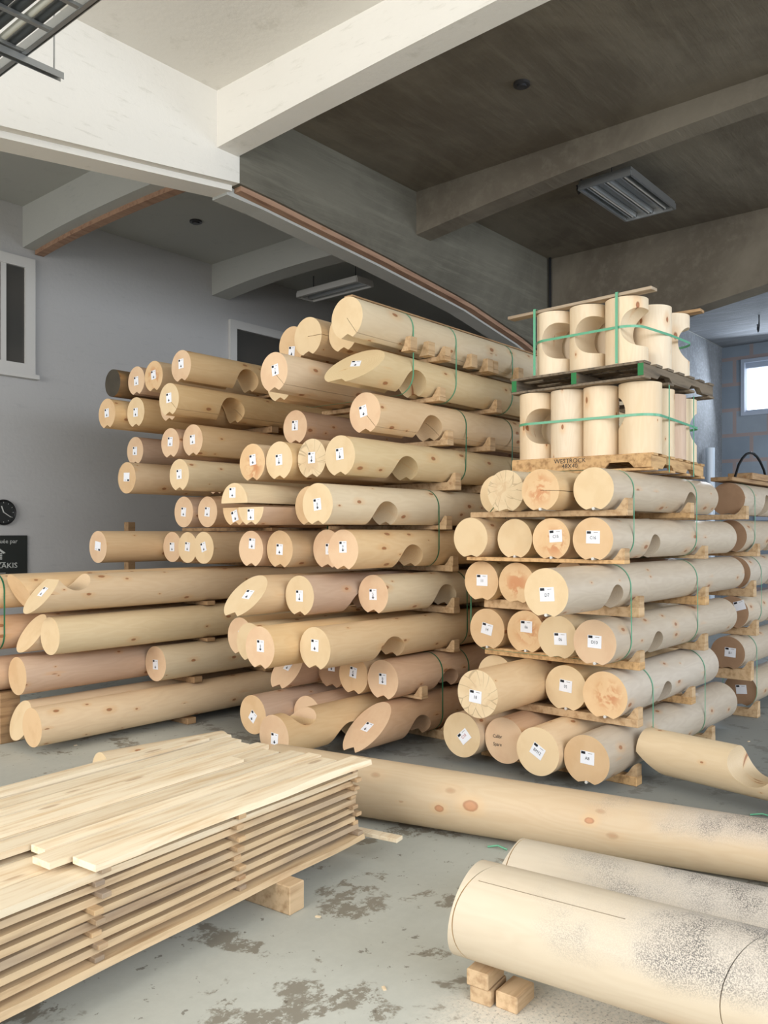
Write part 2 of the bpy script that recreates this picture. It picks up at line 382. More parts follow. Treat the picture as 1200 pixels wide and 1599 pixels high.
def boolean(bm, cutters):
    """cut a list of bmeshes out of bm, returns a new bmesh"""
    me = bpy.data.meshes.new('a'); bm.to_mesh(me); bm.free(); o = bpy.data.objects.new('a', me); C.objects.link(o)
    tmp = []
    for cb in cutters:
        cm = bpy.data.meshes.new('c'); cb.to_mesh(cm); cb.free(); co = bpy.data.objects.new('c', cm); C.objects.link(co)
        md = o.modifiers.new('b', 'BOOLEAN'); md.operation = 'DIFFERENCE'; md.solver = 'EXACT'; md.object = co; tmp.append((co, cm))
    dg = bpy.context.evaluated_depsgraph_get(); dg.update()
    res = bpy.data.meshes.new_from_object(o.evaluated_get(dg))
    out = bmesh.new(); out.from_mesh(res)
    bpy.data.objects.remove(o); bpy.data.meshes.remove(me); bpy.data.meshes.remove(res)
    for co, cm in tmp: bpy.data.objects.remove(co); bpy.data.meshes.remove(cm)
    return out

def profile(r, kind='W', n=56, dep=0.14, hw=0.36):
    """cross section: a circle whose underside carries the scribed double-point groove"""
    if kind == 'O': return [(r * math.cos(2 * PI * i / n), r * math.sin(2 * PI * i / n)) for i in range(n)]
    a0 = math.asin(hw); pts = []
    for i in range(n + 1):
        a = -PI / 2 + a0 + (2 * PI - 2 * a0) * i / n
        pts.append((r * math.cos(a), r * math.sin(a)))
    zb = -math.cos(a0) * r
    pts += [(-hw * 0.55 * r, zb + dep * 0.55 * r), (-0.06 * r, zb + dep * r), (0.06 * r, zb + dep * 0.8 * r), (hw * 0.5 * r, zb + dep * 0.5 * r)]
    return pts
FLAT = math.cos(math.asin(0.36))

def log_mesh(L, r, kind='W', notches=(), diag=0.0, kerfs=(), dep=0.14, half=None, dyw=0.0, rot=0.0, taper=1.0):
    bm = bmesh.new(); prism(bm, [(math.cos(rot) * a - math.sin(rot) * b, math.sin(rot) * a + math.cos(rot) * b) for a, b in profile(r, kind, dep=dep)], -abs(dyw) / 2, L, 'X')
    # uneven, hand-peeled surface: slight waviness along the length
    def cap():
        be = [e for e in bm.edges if e.is_boundary]
        if be: bmesh.ops.holes_fill(bm, edges=be, sides=0)
    if diag:
        g = bm.verts[:] + bm.edges[:] + bm.faces[:]
        no = Vector((2 * r, dyw, -diag)).normalized()
        bmesh.ops.bisect_plane(bm, geom=g, plane_co=(0 if diag > 0 else -diag, 0, -r), plane_no=no, clear_inner=True); cap()
    if taper != 1.0:
        for v in bm.verts:
            if v.co.x > L - 0.01: v.co.y *= taper; v.co.z = (v.co.z + r) * taper - r
    if half:
        g = bm.verts[:] + bm.edges[:] + bm.faces[:]
        bmesh.ops.bisect_plane(bm, geom=g, plane_co=(0, 0, 0), plane_no=(0, 0, half), clear_inner=True); cap()
    cut = []
    for (x, rn, zc) in notches:
        c = bmesh.new(); cyl(c, (x, -1.0, zc), rn, 2.0, 'Y', 44); cut.append(c)
    for k in kerfs: cut.append(k)
    if cut: bm = boolean(bm, cut)
    bmesh.ops.recalc_face_normals(bm, faces=bm.faces[:])
    for f in bm.faces:
        f.material_index = 1 if abs(f.normal.x) > 0.55 and (f.calc_center_median().x < max(0.35, abs(diag) + 0.02) or f.calc_center_median().x > L - 0.05) and abs(f.normal.y) < 0.3 else 0
    # notch walls keep slot 0; the ends get end grain
    return bm

def card(parent, r, diag, style, code, off_=(0, 0), ang=0.0, sz=(0.082, 0.074), x0=0.0, dyw=0.0):
    u0 = Vector((dyw / (2 * r), -1, 0)).normalized(); n = Vector((-2 * r, -dyw, diag)).normalized(); v0 = u0.cross(n) * -1
    if v0.z < 0: v0 = -v0
    ca, sa = math.cos(ang), math.sin(ang)
    u = u0 * ca + v0 * sa; v = v0 * ca - u0 * sa
    O = Vector((abs(diag) / 2 + x0, 0, 0)) + u0 * off_[0] + v0 * off_[1] + n * 0.0012
    w, h = sz
    c = link('paper_card', slab_uv(O, u, v, n, w, h, 0.0008), M['paper'], parent)
    O2 = O + n * 0.0009
    link('logo_patch', slab_uv(O2, u, v, n, w * 0.30, h * 0.20, 0.0005, (-w * 0.30, h * 0.36)), M['ink'], c)
    link('small_print', slab_uv(O2, u, v, n, w * 0.30, h * 0.03, 0.0004, (w * 0.2, h * 0.36)), M['pencil'], c)
    if code: link('code_lettering', flat_text(code, h * 0.36, O2 + v * (-h * 0.06 if style == 'R' else h * 0.02), u, v, n, 0.9), M['red_ink'] if style == 'X' else M['ink'], c)
    if style == 'A':      # printed arrow under the code
        bm = bmesh.new(); q = [(0, -0.40), (0.20, -0.24), (0.06, -0.26), (0.05, -0.12), (-0.05, -0.12), (-0.06, -0.26), (-0.20, -0.24)]
        bm.faces.new([bm.verts.new(O2 + u * (a * w) + v * (b * h) + n * 0.0005) for a, b in q])
        link('printed_arrow', bm, M['ink'], c)
    return c

ORD = ['', 'second', 'third', 'fourth', 'fifth', 'sixth', 'seventh']
def rowname(i, n):
    if i == 0: return 'top layer'
    if i == n - 1: return 'bottom layer'
    if i <= (n - 1) // 2: return ORD[i] + ' layer from top'
    return ORD[n - 1 - i] + ' layer from floor'
def build_stack(sname, lanes, rows, xend, group, defmat, dep=0.14, rmax=0.153, limit=None):
    """rows: list of (zb, [log dicts]); each log: lane, px (image column its face was measured at), H (apparent height)"""
    out = []
    n = len(rows)
    for i, (zb, logs) in enumerate(rows):
        top = rows[i - 1][0] if i else zb + 0.36
        rl = min(rmax, (top - zb - 0.024) / (1 + FLAT))
        order = sorted([l for l in logs], key=lambda l: l.get('px', l.get('pb', 0)))
        placed = []
        for k, lg in enumerate(order):
            Y = lanes[lg['k']]
            if 'pb' in lg:                                   # slanting end: bottom tip and top of the cut
                X0 = ray_y(lg['pb'], Y); X1 = ray_y(lg['pt'], Y); diag = X1 - X0; X0 = min(X0, X1)
            else:
                X0 = ray_y(lg['px'], Y); diag = lg.get('dg', 0.0)
            F = depth(X0, Y); r = min(rl, max(0.118, lg['H'] / FX * F / 2 * 1.02)) if 'r' not in lg else lg['r']
            xe = lg.get('xe', xend)
            if isinstance(xe, tuple): xe = ray_y(xe[0], Y - 0.8 * r)
            L = xe - X0
            nts = []
            for q in lg.get('n', ()):
                pxn, rn, zc = q[0], q[1], q[2]
                Xn = ray_y(pxn, Y - 0.85 * r); nts.append((Xn - X0, rn, zc * r))
            kf = []
            if lg.get('kerf'):
                a = lg['kerf']; kb = bmesh.new(); box(kb, (-0.1, -0.2, -0.0018), (L * 0.55, 0.0, 0.0018), Matrix.Rotation(a, 4, 'X')); bmesh.ops.recalc_face_normals(kb, faces=kb.faces[:]); kf.append(kb)
            half = lg.get('half')
            kind = lg.get('kind', 'W')
            zc = zb + (r * FLAT if kind == 'W' else r)
            if half == 1: zc = zb + lg['lift']
            bm = log_mesh(L, r, kind, nts, diag, kf, dep, half, lg.get('dyw', 0.0))
            m = lg.get('m', defmat); e = lg.get('e', random.choice(['e_cream', 'e_tan', 'e_rose']))
            nm = 'split_log' if half else 'peeled_log'
            o = link(nm, bm, [M[m], M[e]], smooth=32, loc=(X0, Y, zc))
            if lg.get('c') is not None:
                cd = lg['c']; style, code, ox, oz, an = (cd + (0, 0, 0))[:5] if len(cd) < 5 else cd
                card(o, r, diag, style, code, (ox * r, oz * r), an, (0.095, 0.082) if style != 'A' else (0.072, 0.082), 0.0, lg.get('dyw', 0.0))
            if lg.get('foam'):
                fb = bmesh.new(); cyl(fb, (-0.004, 0, -r * FLAT + dep * 0.45 * r), 0.010, 0.3, 'X', 8); link('sealing_strip', fb, M['foam'], o)
            placed.append((o, lg, r, zc, X0, Y))
        kk = len(placed)
        for k, (o, lg, r, zc, X0, Y) in enumerate(placed):
            pos = 'only one' if kk == 1 else ('leftmost' if k == 0 else ('rightmost' if k == kk - 1 else ORD[k] + ' from left'))
            tag(o, f"{lg.get('look', 'peeled log')}, {pos} in {rowname(i, n)} of {sname}", 'log', group)
        out.append((zb, placed))
    return out

BX = []
def clear_x(X, y, za, zb_):
    for b in BX + BX:
        if abs(b[1] - y) < 0.3 and za - 0.12 < b[2] < zb_ + 0.4 and abs(b[0] - X) < 0.062: X = b[0] + (0.066 if X >= b[0] else -0.066)
    return X
def bearer(X, y0, y1, z0, z1, label, group, mat='bearer', w=0.088, chock=True):
    t = z1 - z0
    BX.append((X, y0, z0)); o = link('timber_bearer', bx((-w / 2, y0, 0), (w / 2, y1, t), 0.003), M[mat], loc=(X, 0, z0)); tag(o, label, 'timber', group)
    return o
def chock(X, y0, z1, label, group, mat='bearer'):
    q = [(y0, 0), (y0 + 0.085, 0), (y0 + 0.060, 0.024), (y0 + 0.036, 0.060), (y0 + 0.022, 0.075), (y0, 0.072)]
    b = bmesh.new(); prism(b, q, -0.036, 0.036, 'X'); c = link('wedge_block', b, M[mat], loc=(X, 0, z1))
    tag(c, label, 'wedge', group)

def strap_ring(name, circles, X, width=0.013, mat='green'):
    pts = []
    for (y, z, r) in circles:
        for i in range(48): pts.append((y + (r + 0.0025) * math.cos(2 * PI * i / 48), z + (r + 0.0025) * math.sin(2 * PI * i / 48)))
    pts = sorted(set(pts))
    def half_(ps):
        h = []
        for p in ps:
            while len(h) >= 2 and (h[-1][0] - h[-2][0]) * (p[1] - h[-2][1]) - (h[-1][1] - h[-2][1]) * (p[0] - h[-2][0]) <= 0: h.pop()
            h.append(p)
        return h
    a = half_(pts); b = half_(pts[::-1]); hull = a[:-1] + b[:-1]
    cy = sum(p[0] for p in hull) / len(hull); cz = sum(p[1] for p in hull) / len(hull)
    bm = bmesh.new(); R = []
    for (y, z) in hull:
        d = Vector((y - cy, z - cz)).normalized() * 0.0012
        R.append([bm.verts.new((sx * width / 2, y + d.x * k, z + d.y * k)) for sx, k in ((-1, 0), (1, 0), (1, 1), (-1, 1))])
    m = len(R)
    for i in range(m):
        A, B = R[i], R[(i + 1) % m]
        for k in range(4): bm.faces.new((A[k], A[(k + 1) % 4], B[(k + 1) % 4], B[k]))
    bmesh.ops.recalc_face_normals(bm, faces=bm.faces[:])
    return link(name, bm, M[mat], loc=(X, 0, 0))

# ================================================================ THE SETTING
ZC = 5.46; YW = 9.5; YP = 5.73; XF = 17.6
struct('floor', bx((-7, -9, -0.2), (XF + 0.3, YW + 0.3, 0)), M['floor'])
struct('wall_left', bx((-7, YW, 0), (XF + 0.3, YW + 0.3, ZC + 0.3)), M['bay_wall'])
# far wall of the hall with its window opening
wy0, wy1, wz0, wz1 = 4.05, 5.37, 4.02, 5.16
bm = bmesh.new()
box(bm, (XF, -9, 0), (XF + 0.3, YP + 0.6, 1.9)); box(bm, (XF, -9, 2.75), (XF + 0.3, YP + 0.6, wz0)); box(bm, (XF, -9, wz1), (XF + 0.3, YP + 0.6, ZC + 0.3))
box(bm, (XF, wy1, wz0), (XF + 0.3, YP + 0.6, wz1)); box(bm, (XF, -9, wz0), (XF + 0.3, wy0, wz1))
box(bm, (XF, 5.1, 1.9), (XF + 0.3, YP + 0.6, 2.75)); box(bm, (XF, -9, 1.9), (XF + 0.3, 3.6, 2.75))
struct('wall_far', bm, M['blockwall'])
struct('wall_side', bx((10.55, YP + 0.02, 0), (XF, YP + 0.3, ZC)), M['board_conc'])
struct('wall_bay_end', bx((XF, YP + 0.6, 0), (XF + 0.3, YW, ZC + 0.3)), M['bay_wall'])
struct('ceiling', bx((-7, -9, ZC), (4.62, YP, ZC + 0.3)), M['white'])
struct('ceiling_dark', bx((4.62, -9, ZC), (10.4, YP, ZC + 0.3)), M['dark_conc'])
struct('ceiling_far', bx((10.4, -9, ZC), (XF, YP, ZC + 0.3)), M['board_conc'])
struct('ceiling_bay', bx((-7, YP, ZC), (XF, YW, ZC + 0.3)), M['bay_ceiling'])
# main beam with a haunched soffit: white part, raw part
def sof(x): 
    pts = [(-7, 3.7), (0.0, 4.1), (2.67, 4.46), (4.86, 4.75), (6.78, 4.61), (8.4, 4.46), (9.8, 4.22), (10.6, 4.0), (17.6, 4.0)]
    for (a, b), (c, d) in zip(pts, pts[1:]):
        if a <= x <= c: return b + (d - b) * (x - a) / (c - a)
    return 4
def haunch(x0, x1, zt, dz=0.0, n=14):
    xs = [x0 + (x1 - x0) * i / n for i in range(n + 1)]
    return [(x, sof(x) + dz) for x in xs] + [(x1, zt), (x0, zt)]
bm = bmesh.new(); prism(bm, haunch(-7, 4.80, ZC), YP, YP + 0.34, 'Y'); struct('trim_1', bm, M['white'])
bm = bmesh.new(); prism(bm, haunch(4.80, 10.6, ZC), YP, YP + 0.34, 'Y'); struct('trim_2', bm, M['beam_conc'])
def strip(x0, x1, dz0, dz1, n=14):
    xs = [x0 + (x1 - x0) * i / n for i in range(n + 1)]
    return [(x, sof(x) + dz0) for x in xs] + [(x, sof(x) + dz1) for x in xs[::-1]]
bm = bmesh.new(); prism(bm, strip(4.84, 10.5, -0.05, 0.0), YP + 0.03, YP + 0.12, 'Y'); struct('trim_3', bm, M['rust'])
bm = bmesh.new(); prism(bm, strip(4.76, 10.5, -0.075, 0.0), YP + 0.122, YP + 0.33, 'Y'); struct('trim_4', bm, M['bay_ceiling'])
bm = bmesh.new(); prism(bm, strip(-7, 4.78, -0.05, 0.0), YP + 0.08, YP + 0.32, 'Y'); struct('trim_5', bm, M['white'])
# cross beams (run along Y), soffit dips near its ends
def cross(x0, x1, y0, y1, zc, zend, yh0, yh1, mat, nm, n=12):
    q = []
    for i in range(n + 1):
        y = y0 + (y1 - y0) * i / n; t = abs(2 * i / n - 1) ** 2.2
        q.append((y, zc + ((yh0 if i < n / 2 else yh1) - zc) * t))
    q += [(y1, ZC), (y0, ZC)]
    b = bmesh.new(); prism(b, q, x0, x1, 'X'); struct(nm, b, mat)
cross(4.55, 4.78, -6, YP, 5.10, 0, 4.9, 4.97, M['white'], 'trim_6')
cross(7.34, 7.60, -6, YP, 5.32, 0, 5.0, 4.98, M['dark_conc'], 'trim_7')
cross(10.35, 10.65, -6, YP, 4.75, 0, 4.2, 3.95, M['dark_conc'], 'trim_8')
cross(4.70, 4.95, YP + 0.34, YW, 5.04, 0, 4.99, 4.98, M['bay_ceiling'], 'trim_9')
cross(7.45, 7.75, YP + 0.34, YW, 5.10, 0, 5.0, 5.02, M['bay_ceiling'], 'trim_10')
b = bmesh.new()
q = []
for i in range(13):
    y = YP + 0.36 + (YW - YP - 0.38) * i / 12; t = abs(2 * i / 12 - 1) ** 2.2; q.append((y, 5.04 - (0.05 if i < 6 else 0.06) * t))
q = [(y, z - 0.05) for y, z in q] + q[::-1]
prism(b, q, 4.84, 4.945, 'X'); struct('trim_11', b, M['rust'])
# little round cover plates on the ceilings
def plate(loc, r, label, mat, drop=0.02):
    b = bmesh.new(); cyl(b, (0, 0, -drop), r, drop, 'Z', 24); cyl(b, (0, 0, -drop * 1.8), r * 0.6, drop * 0.8, 'Z', 20)
    tag(link('ceiling_cover', b, mat, loc=loc, smooth=30), label, 'ceiling plate')
def at_z(px, py, z):
    F = (z - CH) * FX / (HY - py); t = (px - CX) / FX; return (CF * F + SF * t * F, SF * F - CF * t * F, z)
plate(at_z(306, 345, ZC), 0.075, 'round grey cover plate on the pale side bay ceiling', M['steel_dark'])
plate(at_z(815, 130, ZC), 0.07, 'round grey cover plate on the dark concrete ceiling', M['steel_dark'])
def hook(px, py, drop, label):
    p = Vector(at_z(px, py, ZC)); b = bmesh.new()
    tube(b, [p, p - Vector((0, 0, drop * 0.6)), p - Vector((0.02, 0.0, drop * 0.85)), p - Vector((0.05, 0, drop)), p - Vector((0.09, 0, drop * 0.85)), p - Vector((0.09, 0, drop * 0.6))], 0.013)
    tag(link('ceiling_hook', b, M['steel_dark'], smooth=40), label, 'hook')
hook(908, 278, 0.18, 'dark metal hook hanging from the dark ceiling left of the strip light')
hook(1186, 492, 0.30, 'dark metal hook under the far ceiling above the bright window')
# joint line on the far beam, drawn as a slim dark tube down the corner
b = bmesh.new(); tube(b, [(10.30, YP - 0.04, ZC), (10.30, YP - 0.04, 4.05)], 0.018); tag(link('conduit', b, M['black'], smooth=40), 'thin dark vertical line in the corner behind the top pallet', 'pipe')

# windows of the office on the left wall
def office_window(name, x0, x1, z0, z1, mull=()):
    fr = bmesh.new(); t = 0.12; y0, y1 = YW - 0.05, YW
    for a, bb in (((x0, y0, z0), (x1, y1, z0 + t)), ((x0, y0, z1 - t), (x1, y1, z1)), ((x0, y0, z0 + t), (x0 + t, y1, z1 - t)), ((x1 - t, y0, z0 + t), (x1, y1, z1 - t))): box(fr, a, bb)
    for m in mull: box(fr, (m - 0.03, y0 + 0.012, z0 + t), (m + 0.03, y1, z1 - t))
    bmesh.ops.recalc_face_normals(fr, faces=fr.faces[:])
    e = struct(name, fr, M['frame'])
    g = bx((x0 + t, YW - 0.02, z0 + t), (x1 - t, YW - 0.008, z1 - t)); link('window_glass', g, M['glass'], e)
    s2 = bx((x0 - 0.03, YW - 0.09, z0 - 0.05), (x1 + 0.03, YW, z0)); link('window_sill', s2, M['frame'], e)
office_window('window_1', 3.0, 4.83, 3.50, 4.86, (4.46,))
office_window('window_2', 7.75, 10.4, 3.3, 4.74, (8.95,))
# far windows
def far_window(name, y0, y1, z0, z1):
    fr = bmesh.new(); t = 0.07
    for a, bb in (((XF - 0.03, y0, z0), (XF + 0.2, y1, z0 + t)), ((XF - 0.03, y0, z1 - t), (XF + 0.2, y1, z1)), ((XF - 0.03, y0, z0 + t), (XF + 0.2, y0 + t, z1 - t)), ((XF - 0.03, y1 - t, z0 + t), (XF + 0.2, y1, z1 - t))): box(fr, a, bb)
    t2 = 0.17
    for a, bb in (((XF + 0.08, y0 + t, z0 + t), (XF + 0.16, y1 - t, z0 + t + 0.05)), ((XF + 0.08, y0 + t, z1 - t2), (XF + 0.16, y1 - t, z1 - t))): box(fr, a, bb)
    bmesh.ops.recalc_face_normals(fr, faces=fr.faces[:])
    e = struct(name, fr, M['frame_far']); link('window_glass', bx((XF + 0.18, y0 + t, z0 + t), (XF + 0.19, y1 - t, z1 - t)), M['daylight'], e)
far_window('window_3', wy0, wy1, wz0, wz1)
far_window('window_4', 3.6, 5.1, 1.9, 2.75)

# fluorescent fitting on the dark ceiling (off)
def fitting(loc, rz, lx, ly, label, n=3, mat='steel'):
    e = empty('ceiling_light', loc, rz); tag(e, label, 'ceiling light')
    b = bmesh.new(); box(b, (-lx / 2, -ly / 2, 0), (lx / 2, ly / 2, 0.03))
    for s_ in (-1, 1): box(b, (-lx / 2, s_ * ly / 2 - 0.012, -0.06), (lx / 2, s_ * ly / 2 + 0.012, 0.0)); box(b, (s_ * lx / 2 - 0.012, -ly / 2, -0.06), (s_ * lx / 2 + 0.012, ly / 2, 0.0))
    link('housing', b, M[mat], e)
    for k in range(n):
        y = -ly / 2 + ly * (k + 0.5) / n
        b = bmesh.new(); prism(b, [(y - 0.045, -0.002), (y - 0.03, -0.045), (y - 0.02, -0.002)], -lx / 2 + 0.02, lx / 2 - 0.02, 'X'); prism(b, [(y + 0.02, -0.002), (y + 0.03, -0.045), (y + 0.045, -0.002)], -lx / 2 + 0.02, lx / 2 - 0.02, 'X')
        link('reflector', b, M['steel'], e)
        b = bmesh.new(); cyl(b, (-lx / 2 + 0.03, y, -0.028), 0.013, lx - 0.06, 'X', 12); link('lamp_tube', b, M['frame'], e, smooth=40)
    for s_ in (-1, 1):
        b = bmesh.new(); cyl(b, (s_ * lx * 0.35, 0, 0.03), 0.006, ZC - loc[2] - 0.03, 'Z', 8); link('hanger_rod', b, M['steel_dark'], e)
fitting((8.42, 3.72, 5.24), 0, 1.15, 0.56, 'galvanised strip light hanging from the dark concrete ceiling')
p = at_z(522, 450, 5.2); fitting(p, PI / 2, 1.2, 0.34, 'pale strip light on the side bay ceiling behind the log pile', 2, 'bay_ceiling' if False else 'frame')

# cable tray, top left
e = empty('cable_tray', (2.25, 4.2, 4.30)); tag(e, 'galvanised cable tray carrying grey cables under the white ceiling', 'cable tray')
for x in (-0.46, 0.0):
    b = bx((x - 0.006, -2.2, 0), (x + 0.006, 2.0, 0.09)); box(b, (min(x, x + (0.03 if x < 0 else -0.03)), -2.2, 0), (max(x, x + (0.03 if x < 0 else -0.03)), 2.0, 0.005)); link('side_rail', b, M['steel'], e)
for k in range(14):
    y = -2.1 + k * 0.3; link('rung', bx((-0.455, y - 0.014, 0.004), (-0.005, y + 0.014, 0.022)), M['steel'], e)
for k, (x, r_, m_) in enumerate([(-0.40, 0.026, 'cable'), (-0.335, 0.030, 'cable_light'), (-0.27, 0.024, 'cable'), (-0.20, 0.028, 'cable'), (-0.135, 0.018, 'cable_light'), (-0.08, 0.024, 'cable')]):
    b = bmesh.new(); tube(b, [(2.25 + x + 0.002 * math.sin(k * 2 + j * 0.9), 2.1 + j * 0.2, 4.322 + r_ + 0.001) for j in range(21)], r_, 10)
    tag(link('cable', b, M[m_], smooth=50), ['dark cable on the tray, farthest left of six', 'thick pale conduit on the tray, second from left', 'dark cable on the tray, third from left', 'thick dark cable on the tray, fourth from left', 'thin pale conduit on the tray, fifth from left', 'dark cable on the tray beside its right rail'][k], 'cable', 'cables in the ceiling tray')
e = empty('tray_support', (2.2, 4.52, 4.26)); tag(e, 'slotted steel support rail under the cable tray with threaded rod', 'support rail')
b = bmesh.new(); box(b, (-0.7, -0.02, 0.0), (0.27, -0.016, 0.038)); box(b, (-0.7, 0.016, 0.0), (0.27, 0.02, 0.038)); box(b, (-0.7, -0.016, 0.034), (0.27, 0.016, 0.038)); link('channel', b, M['steel'], e)
b = bmesh.new(); cyl(b, (0.22, 0, 0.038), 0.005, ZC - 4.30, 'Z', 8); link('threaded_rod', b, M['steel'], e)

# clock and sign on the left wall
def wallpt(px, py): X = ray_y(px, YW); return X, CH + (HY - py) / FX * depth(X, YW)
cx_, cz_ = wallpt(3, 800)
e = empty('wall_clock', (cx_, YW - 0.03, cz_)); tag(e, 'round black wall clock above the black sign on the pale wall', 'clock')
b = bmesh.new(); cyl(b, (0, -0.01, 0), 0.132, 0.035, 'Y', 40); link('clock_face', b, M['clock'], e, smooth=30)
bm = bmesh.new(); pts = [(0.135 * math.cos(a * PI / 24), 0, 0.135 * math.sin(a * PI / 24)) for a in range(49)]; tube(bm, [(p[0], -0.012, p[2]) for p in pts], 0.012); link('rim', bm, M['clock_rim'], e, smooth=50)
b = bx((-0.006, -0.016, 0), (0.006, -0.012, 0.075)); link('clock_hand', b, M['sign_ink'], e, rot=(0, -0.35, 0)); b = bx((-0.004, -0.016, 0), (0.004, -0.012, 0.10)); link('clock_hand', b, M['sign_ink'], e, rot=(0, 2.15, 0))
for k in range(12): link('hour_mark', bx((-0.002, -0.014, 0.105), (0.002, -0.011, 0.118)), M['sign_ink'], e, rot=(0, k * PI / 6, 0))
sx, szt = wallpt(41.5, 836); _, szb = wallpt(41.5, 897)
SW = 0.78; e = empty('wall_sign', (sx - SW / 2, YW - 0.012, (szt + szb) / 2)); tag(e, 'black sign with pale lettering and house emblem on the pale wall', 'sign')
hh = (szt - szb); link('sign_board', bx((-SW / 2, -0.012, -hh / 2), (SW / 2, 0.012, hh / 2), 0.004), M['sign'], e)
U = Vector((1, 0, 0)); V = Vector((0, 0, 1)); N = Vector((0, -1, 0)); k0 = -0.0135
def stext(t, size, x, z, sq=1.0):
    link('lettering', flat_text(t, size, Vector((x, k0, z)), U, V, N, sq), M['sign_ink'], e)
stext('effectuée par', 0.068, SW / 2 - 0.30, hh * 0.35)
stext('ZAKIS', 0.085, SW / 2 - 0.245, -hh * 0.26, 1.1)
bm = bmesh.new(); hx = SW / 2 - 0.40
prism(bm, [(hx - 0.14, 0.03), (hx, 0.13), (hx + 0.14, 0.03), (hx + 0.115, 0.02), (hx, 0.105), (hx - 0.115, 0.02)], k0 - 0.001, k0, 'Y')
for j in range(4): box(bm, (hx - 0.10, k0 - 0.001, -0.045 + j * 0.02), (hx + 0.10, k0, -0.034 + j * 0.02))
link('house_emblem', bm, M['sign_ink'], e)
link('rule_line', bx((hx - 0.14, k0 - 0.001, -0.085), (hx + 0.14, k0, -0.079)), M['sign_ink'], e)
link('rule_line', bx((hx - 0.14, k0 - 0.001, -0.205), (hx + 0.14, k0, -0.199)), M['sign_ink'], e)
# upright post leaning at the wall behind the left pile, and wrapped pipe by the far wall
X = ray_y(203, 8.9); tag(link('timber_post', bx((X - 0.05, 8.86, 0), (X + 0.05, 8.95, 1.78), 0.004), M['bearer_dark']), 'upright timber post standing by the wall behind the left pile', 'post')
X = 13.2; b = bmesh.new(); tube(b, [(ray_y(1108, 5.62), 5.60, z_) for z_ in (0.0, 1.0, 2.2, 3.3)], 0.085, 14); tag(link('wrapped_pipe', b, M['plastic'], smooth=50), 'pale upright pipe against the far side wall behind the pallets', 'pipe')

# ================================================================ RIGHT STACK
RL = [2.43, 2.75, 3.07, 3.39]
R_ = [
 (1.80, [dict(k=0, px=927, H=67, m='grey', e='e_cream', xe=(1117,), n=[(1076, 0.115, -0.62)], foam=1, look='thick plain-ended log'),
         dict(k=1, px=844, H=65, m='honey', e='e_stain', foam=1, kerf=0.05, look='log with orange-brown stained end'),
         dict(k=2, px=790, H=65, m='pale', e='e_check', look='log with cracked pale end'),
         dict(k=3, px=776, H=60, m='honey', e='e_cream', look='half-hidden log')]),
 (1.477, [dict(k=0, px=926, H=67, m='grey', e='e_tan', xe=(1146,), n=[(1020, 0.095, -0.45)], c=('R', 'C16', 0.02, 0.1, -0.02), foam=1, look='log carded C16'),
          dict(k=1, px=861, H=64, m='honey', e='e_stain', c=('R', 'C15', 0.25, 0.15, 0.06), foam=1, look='knotty-ended log with card'),
          dict(k=2, px=804, H=61, m='pale', e='e_cream', foam=1, look='plain-ended log'),
          dict(k=3, px=735, H=62, m='honey', e='e_cream', look='long pale log')]),
 (1.16, [dict(k=0, px=853, H=76, m='grey', e='e_cream', xe=(1158,), n=[(960, 0.105, -0.55)], c=('R', 'D7', 0.05, -0.05, 0.08), foam=1, look='protruding log carded D7'),
         dict(k=1, px=890, H=66, m='pink', e='e_rose', look='mostly hidden pinkish log'),
         dict(k=2, px=807, H=63, m='honey', e='e_stain', look='orange-ended log'),
         dict(k=3, px=752, H=61, m='pale', e='e_tan', c=('R', '11', 0.05, 0.05, 0.0), look='log carded 11')]),
 (0.80, [dict(k=0, px=929, H=71, m='grey', e='e_rose', xe=(1146,), n=[(1024, 0.10, -0.5)], c=('R', 'D10', 0.0, 0.05, -0.02), foam=1, look='log carded D10'),
         dict(k=1, px=871, H=67, m='pale', e='e_cream', c=('R', '06', 0.15, -0.05, 0.04), look='yellowish log with card'),
         dict(k=2, px=821, H=65, m='pink', e='e_stain', c=('R', '06', 0.05, 0.25, -0.02), foam=1, look='red-stained log with card'),
         dict(k=3, px=761, H=62, m='honey', e='e_tan', c=('R', '14', 0.0, 0.0, -0.2), foam=1, look='log with tilted card')]),
 (0.43, [dict(k=0, px=945, H=78, m='grey', e='e_stain', xe=(1117,), n=[(1038, 0.10, -0.5)], foam=1, look='thick log with reddish knots'),
         dict(k=1, px=884, H=71, m='honey', e='e_cream', c=('R', '02', 0.0, 0.1, -0.08), foam=1, look='log with card'),
         dict(k=2, px=746, H=74, m='honey', e='e_check', kind='O', c=('R', '18', -0.1, -0.12, -0.06), look='far protruding log carded 18'),
         dict(k=3, px=774, H=64, m='pale', e='e_cream', look='log peeping over its neighbour')]),
 (0.06, [dict(k=0, px=916, H=80, m='grey', e='e_tan', xe=(1146,), c=('R', 'A8', 0.05, 0.1, -0.03), foam=1, look='log carded A8'),
         dict(k=1, px=840, H=77, m='honey', e='e_cream', kind='O', c=('R', 'BM12', 0.0, 0.02, -0.5), look='log with slanted card BM12'),
         dict(k=2, px=788, H=72, m='pink', e='e_rose', kind='O', look='log with pencilled writing on end'),
         dict(k=3, px=721, H=73, m='honey', e='e_cream', kind='O', c=('X', 'C10', 0.15, -0.05, 0.75), look='log with card turned diamond-wise')]),
]
right = build_stack('right stack', RL, R_, 7.0, 'logs of the right stack', 'honey', dep=0.10, rmax=0.158)
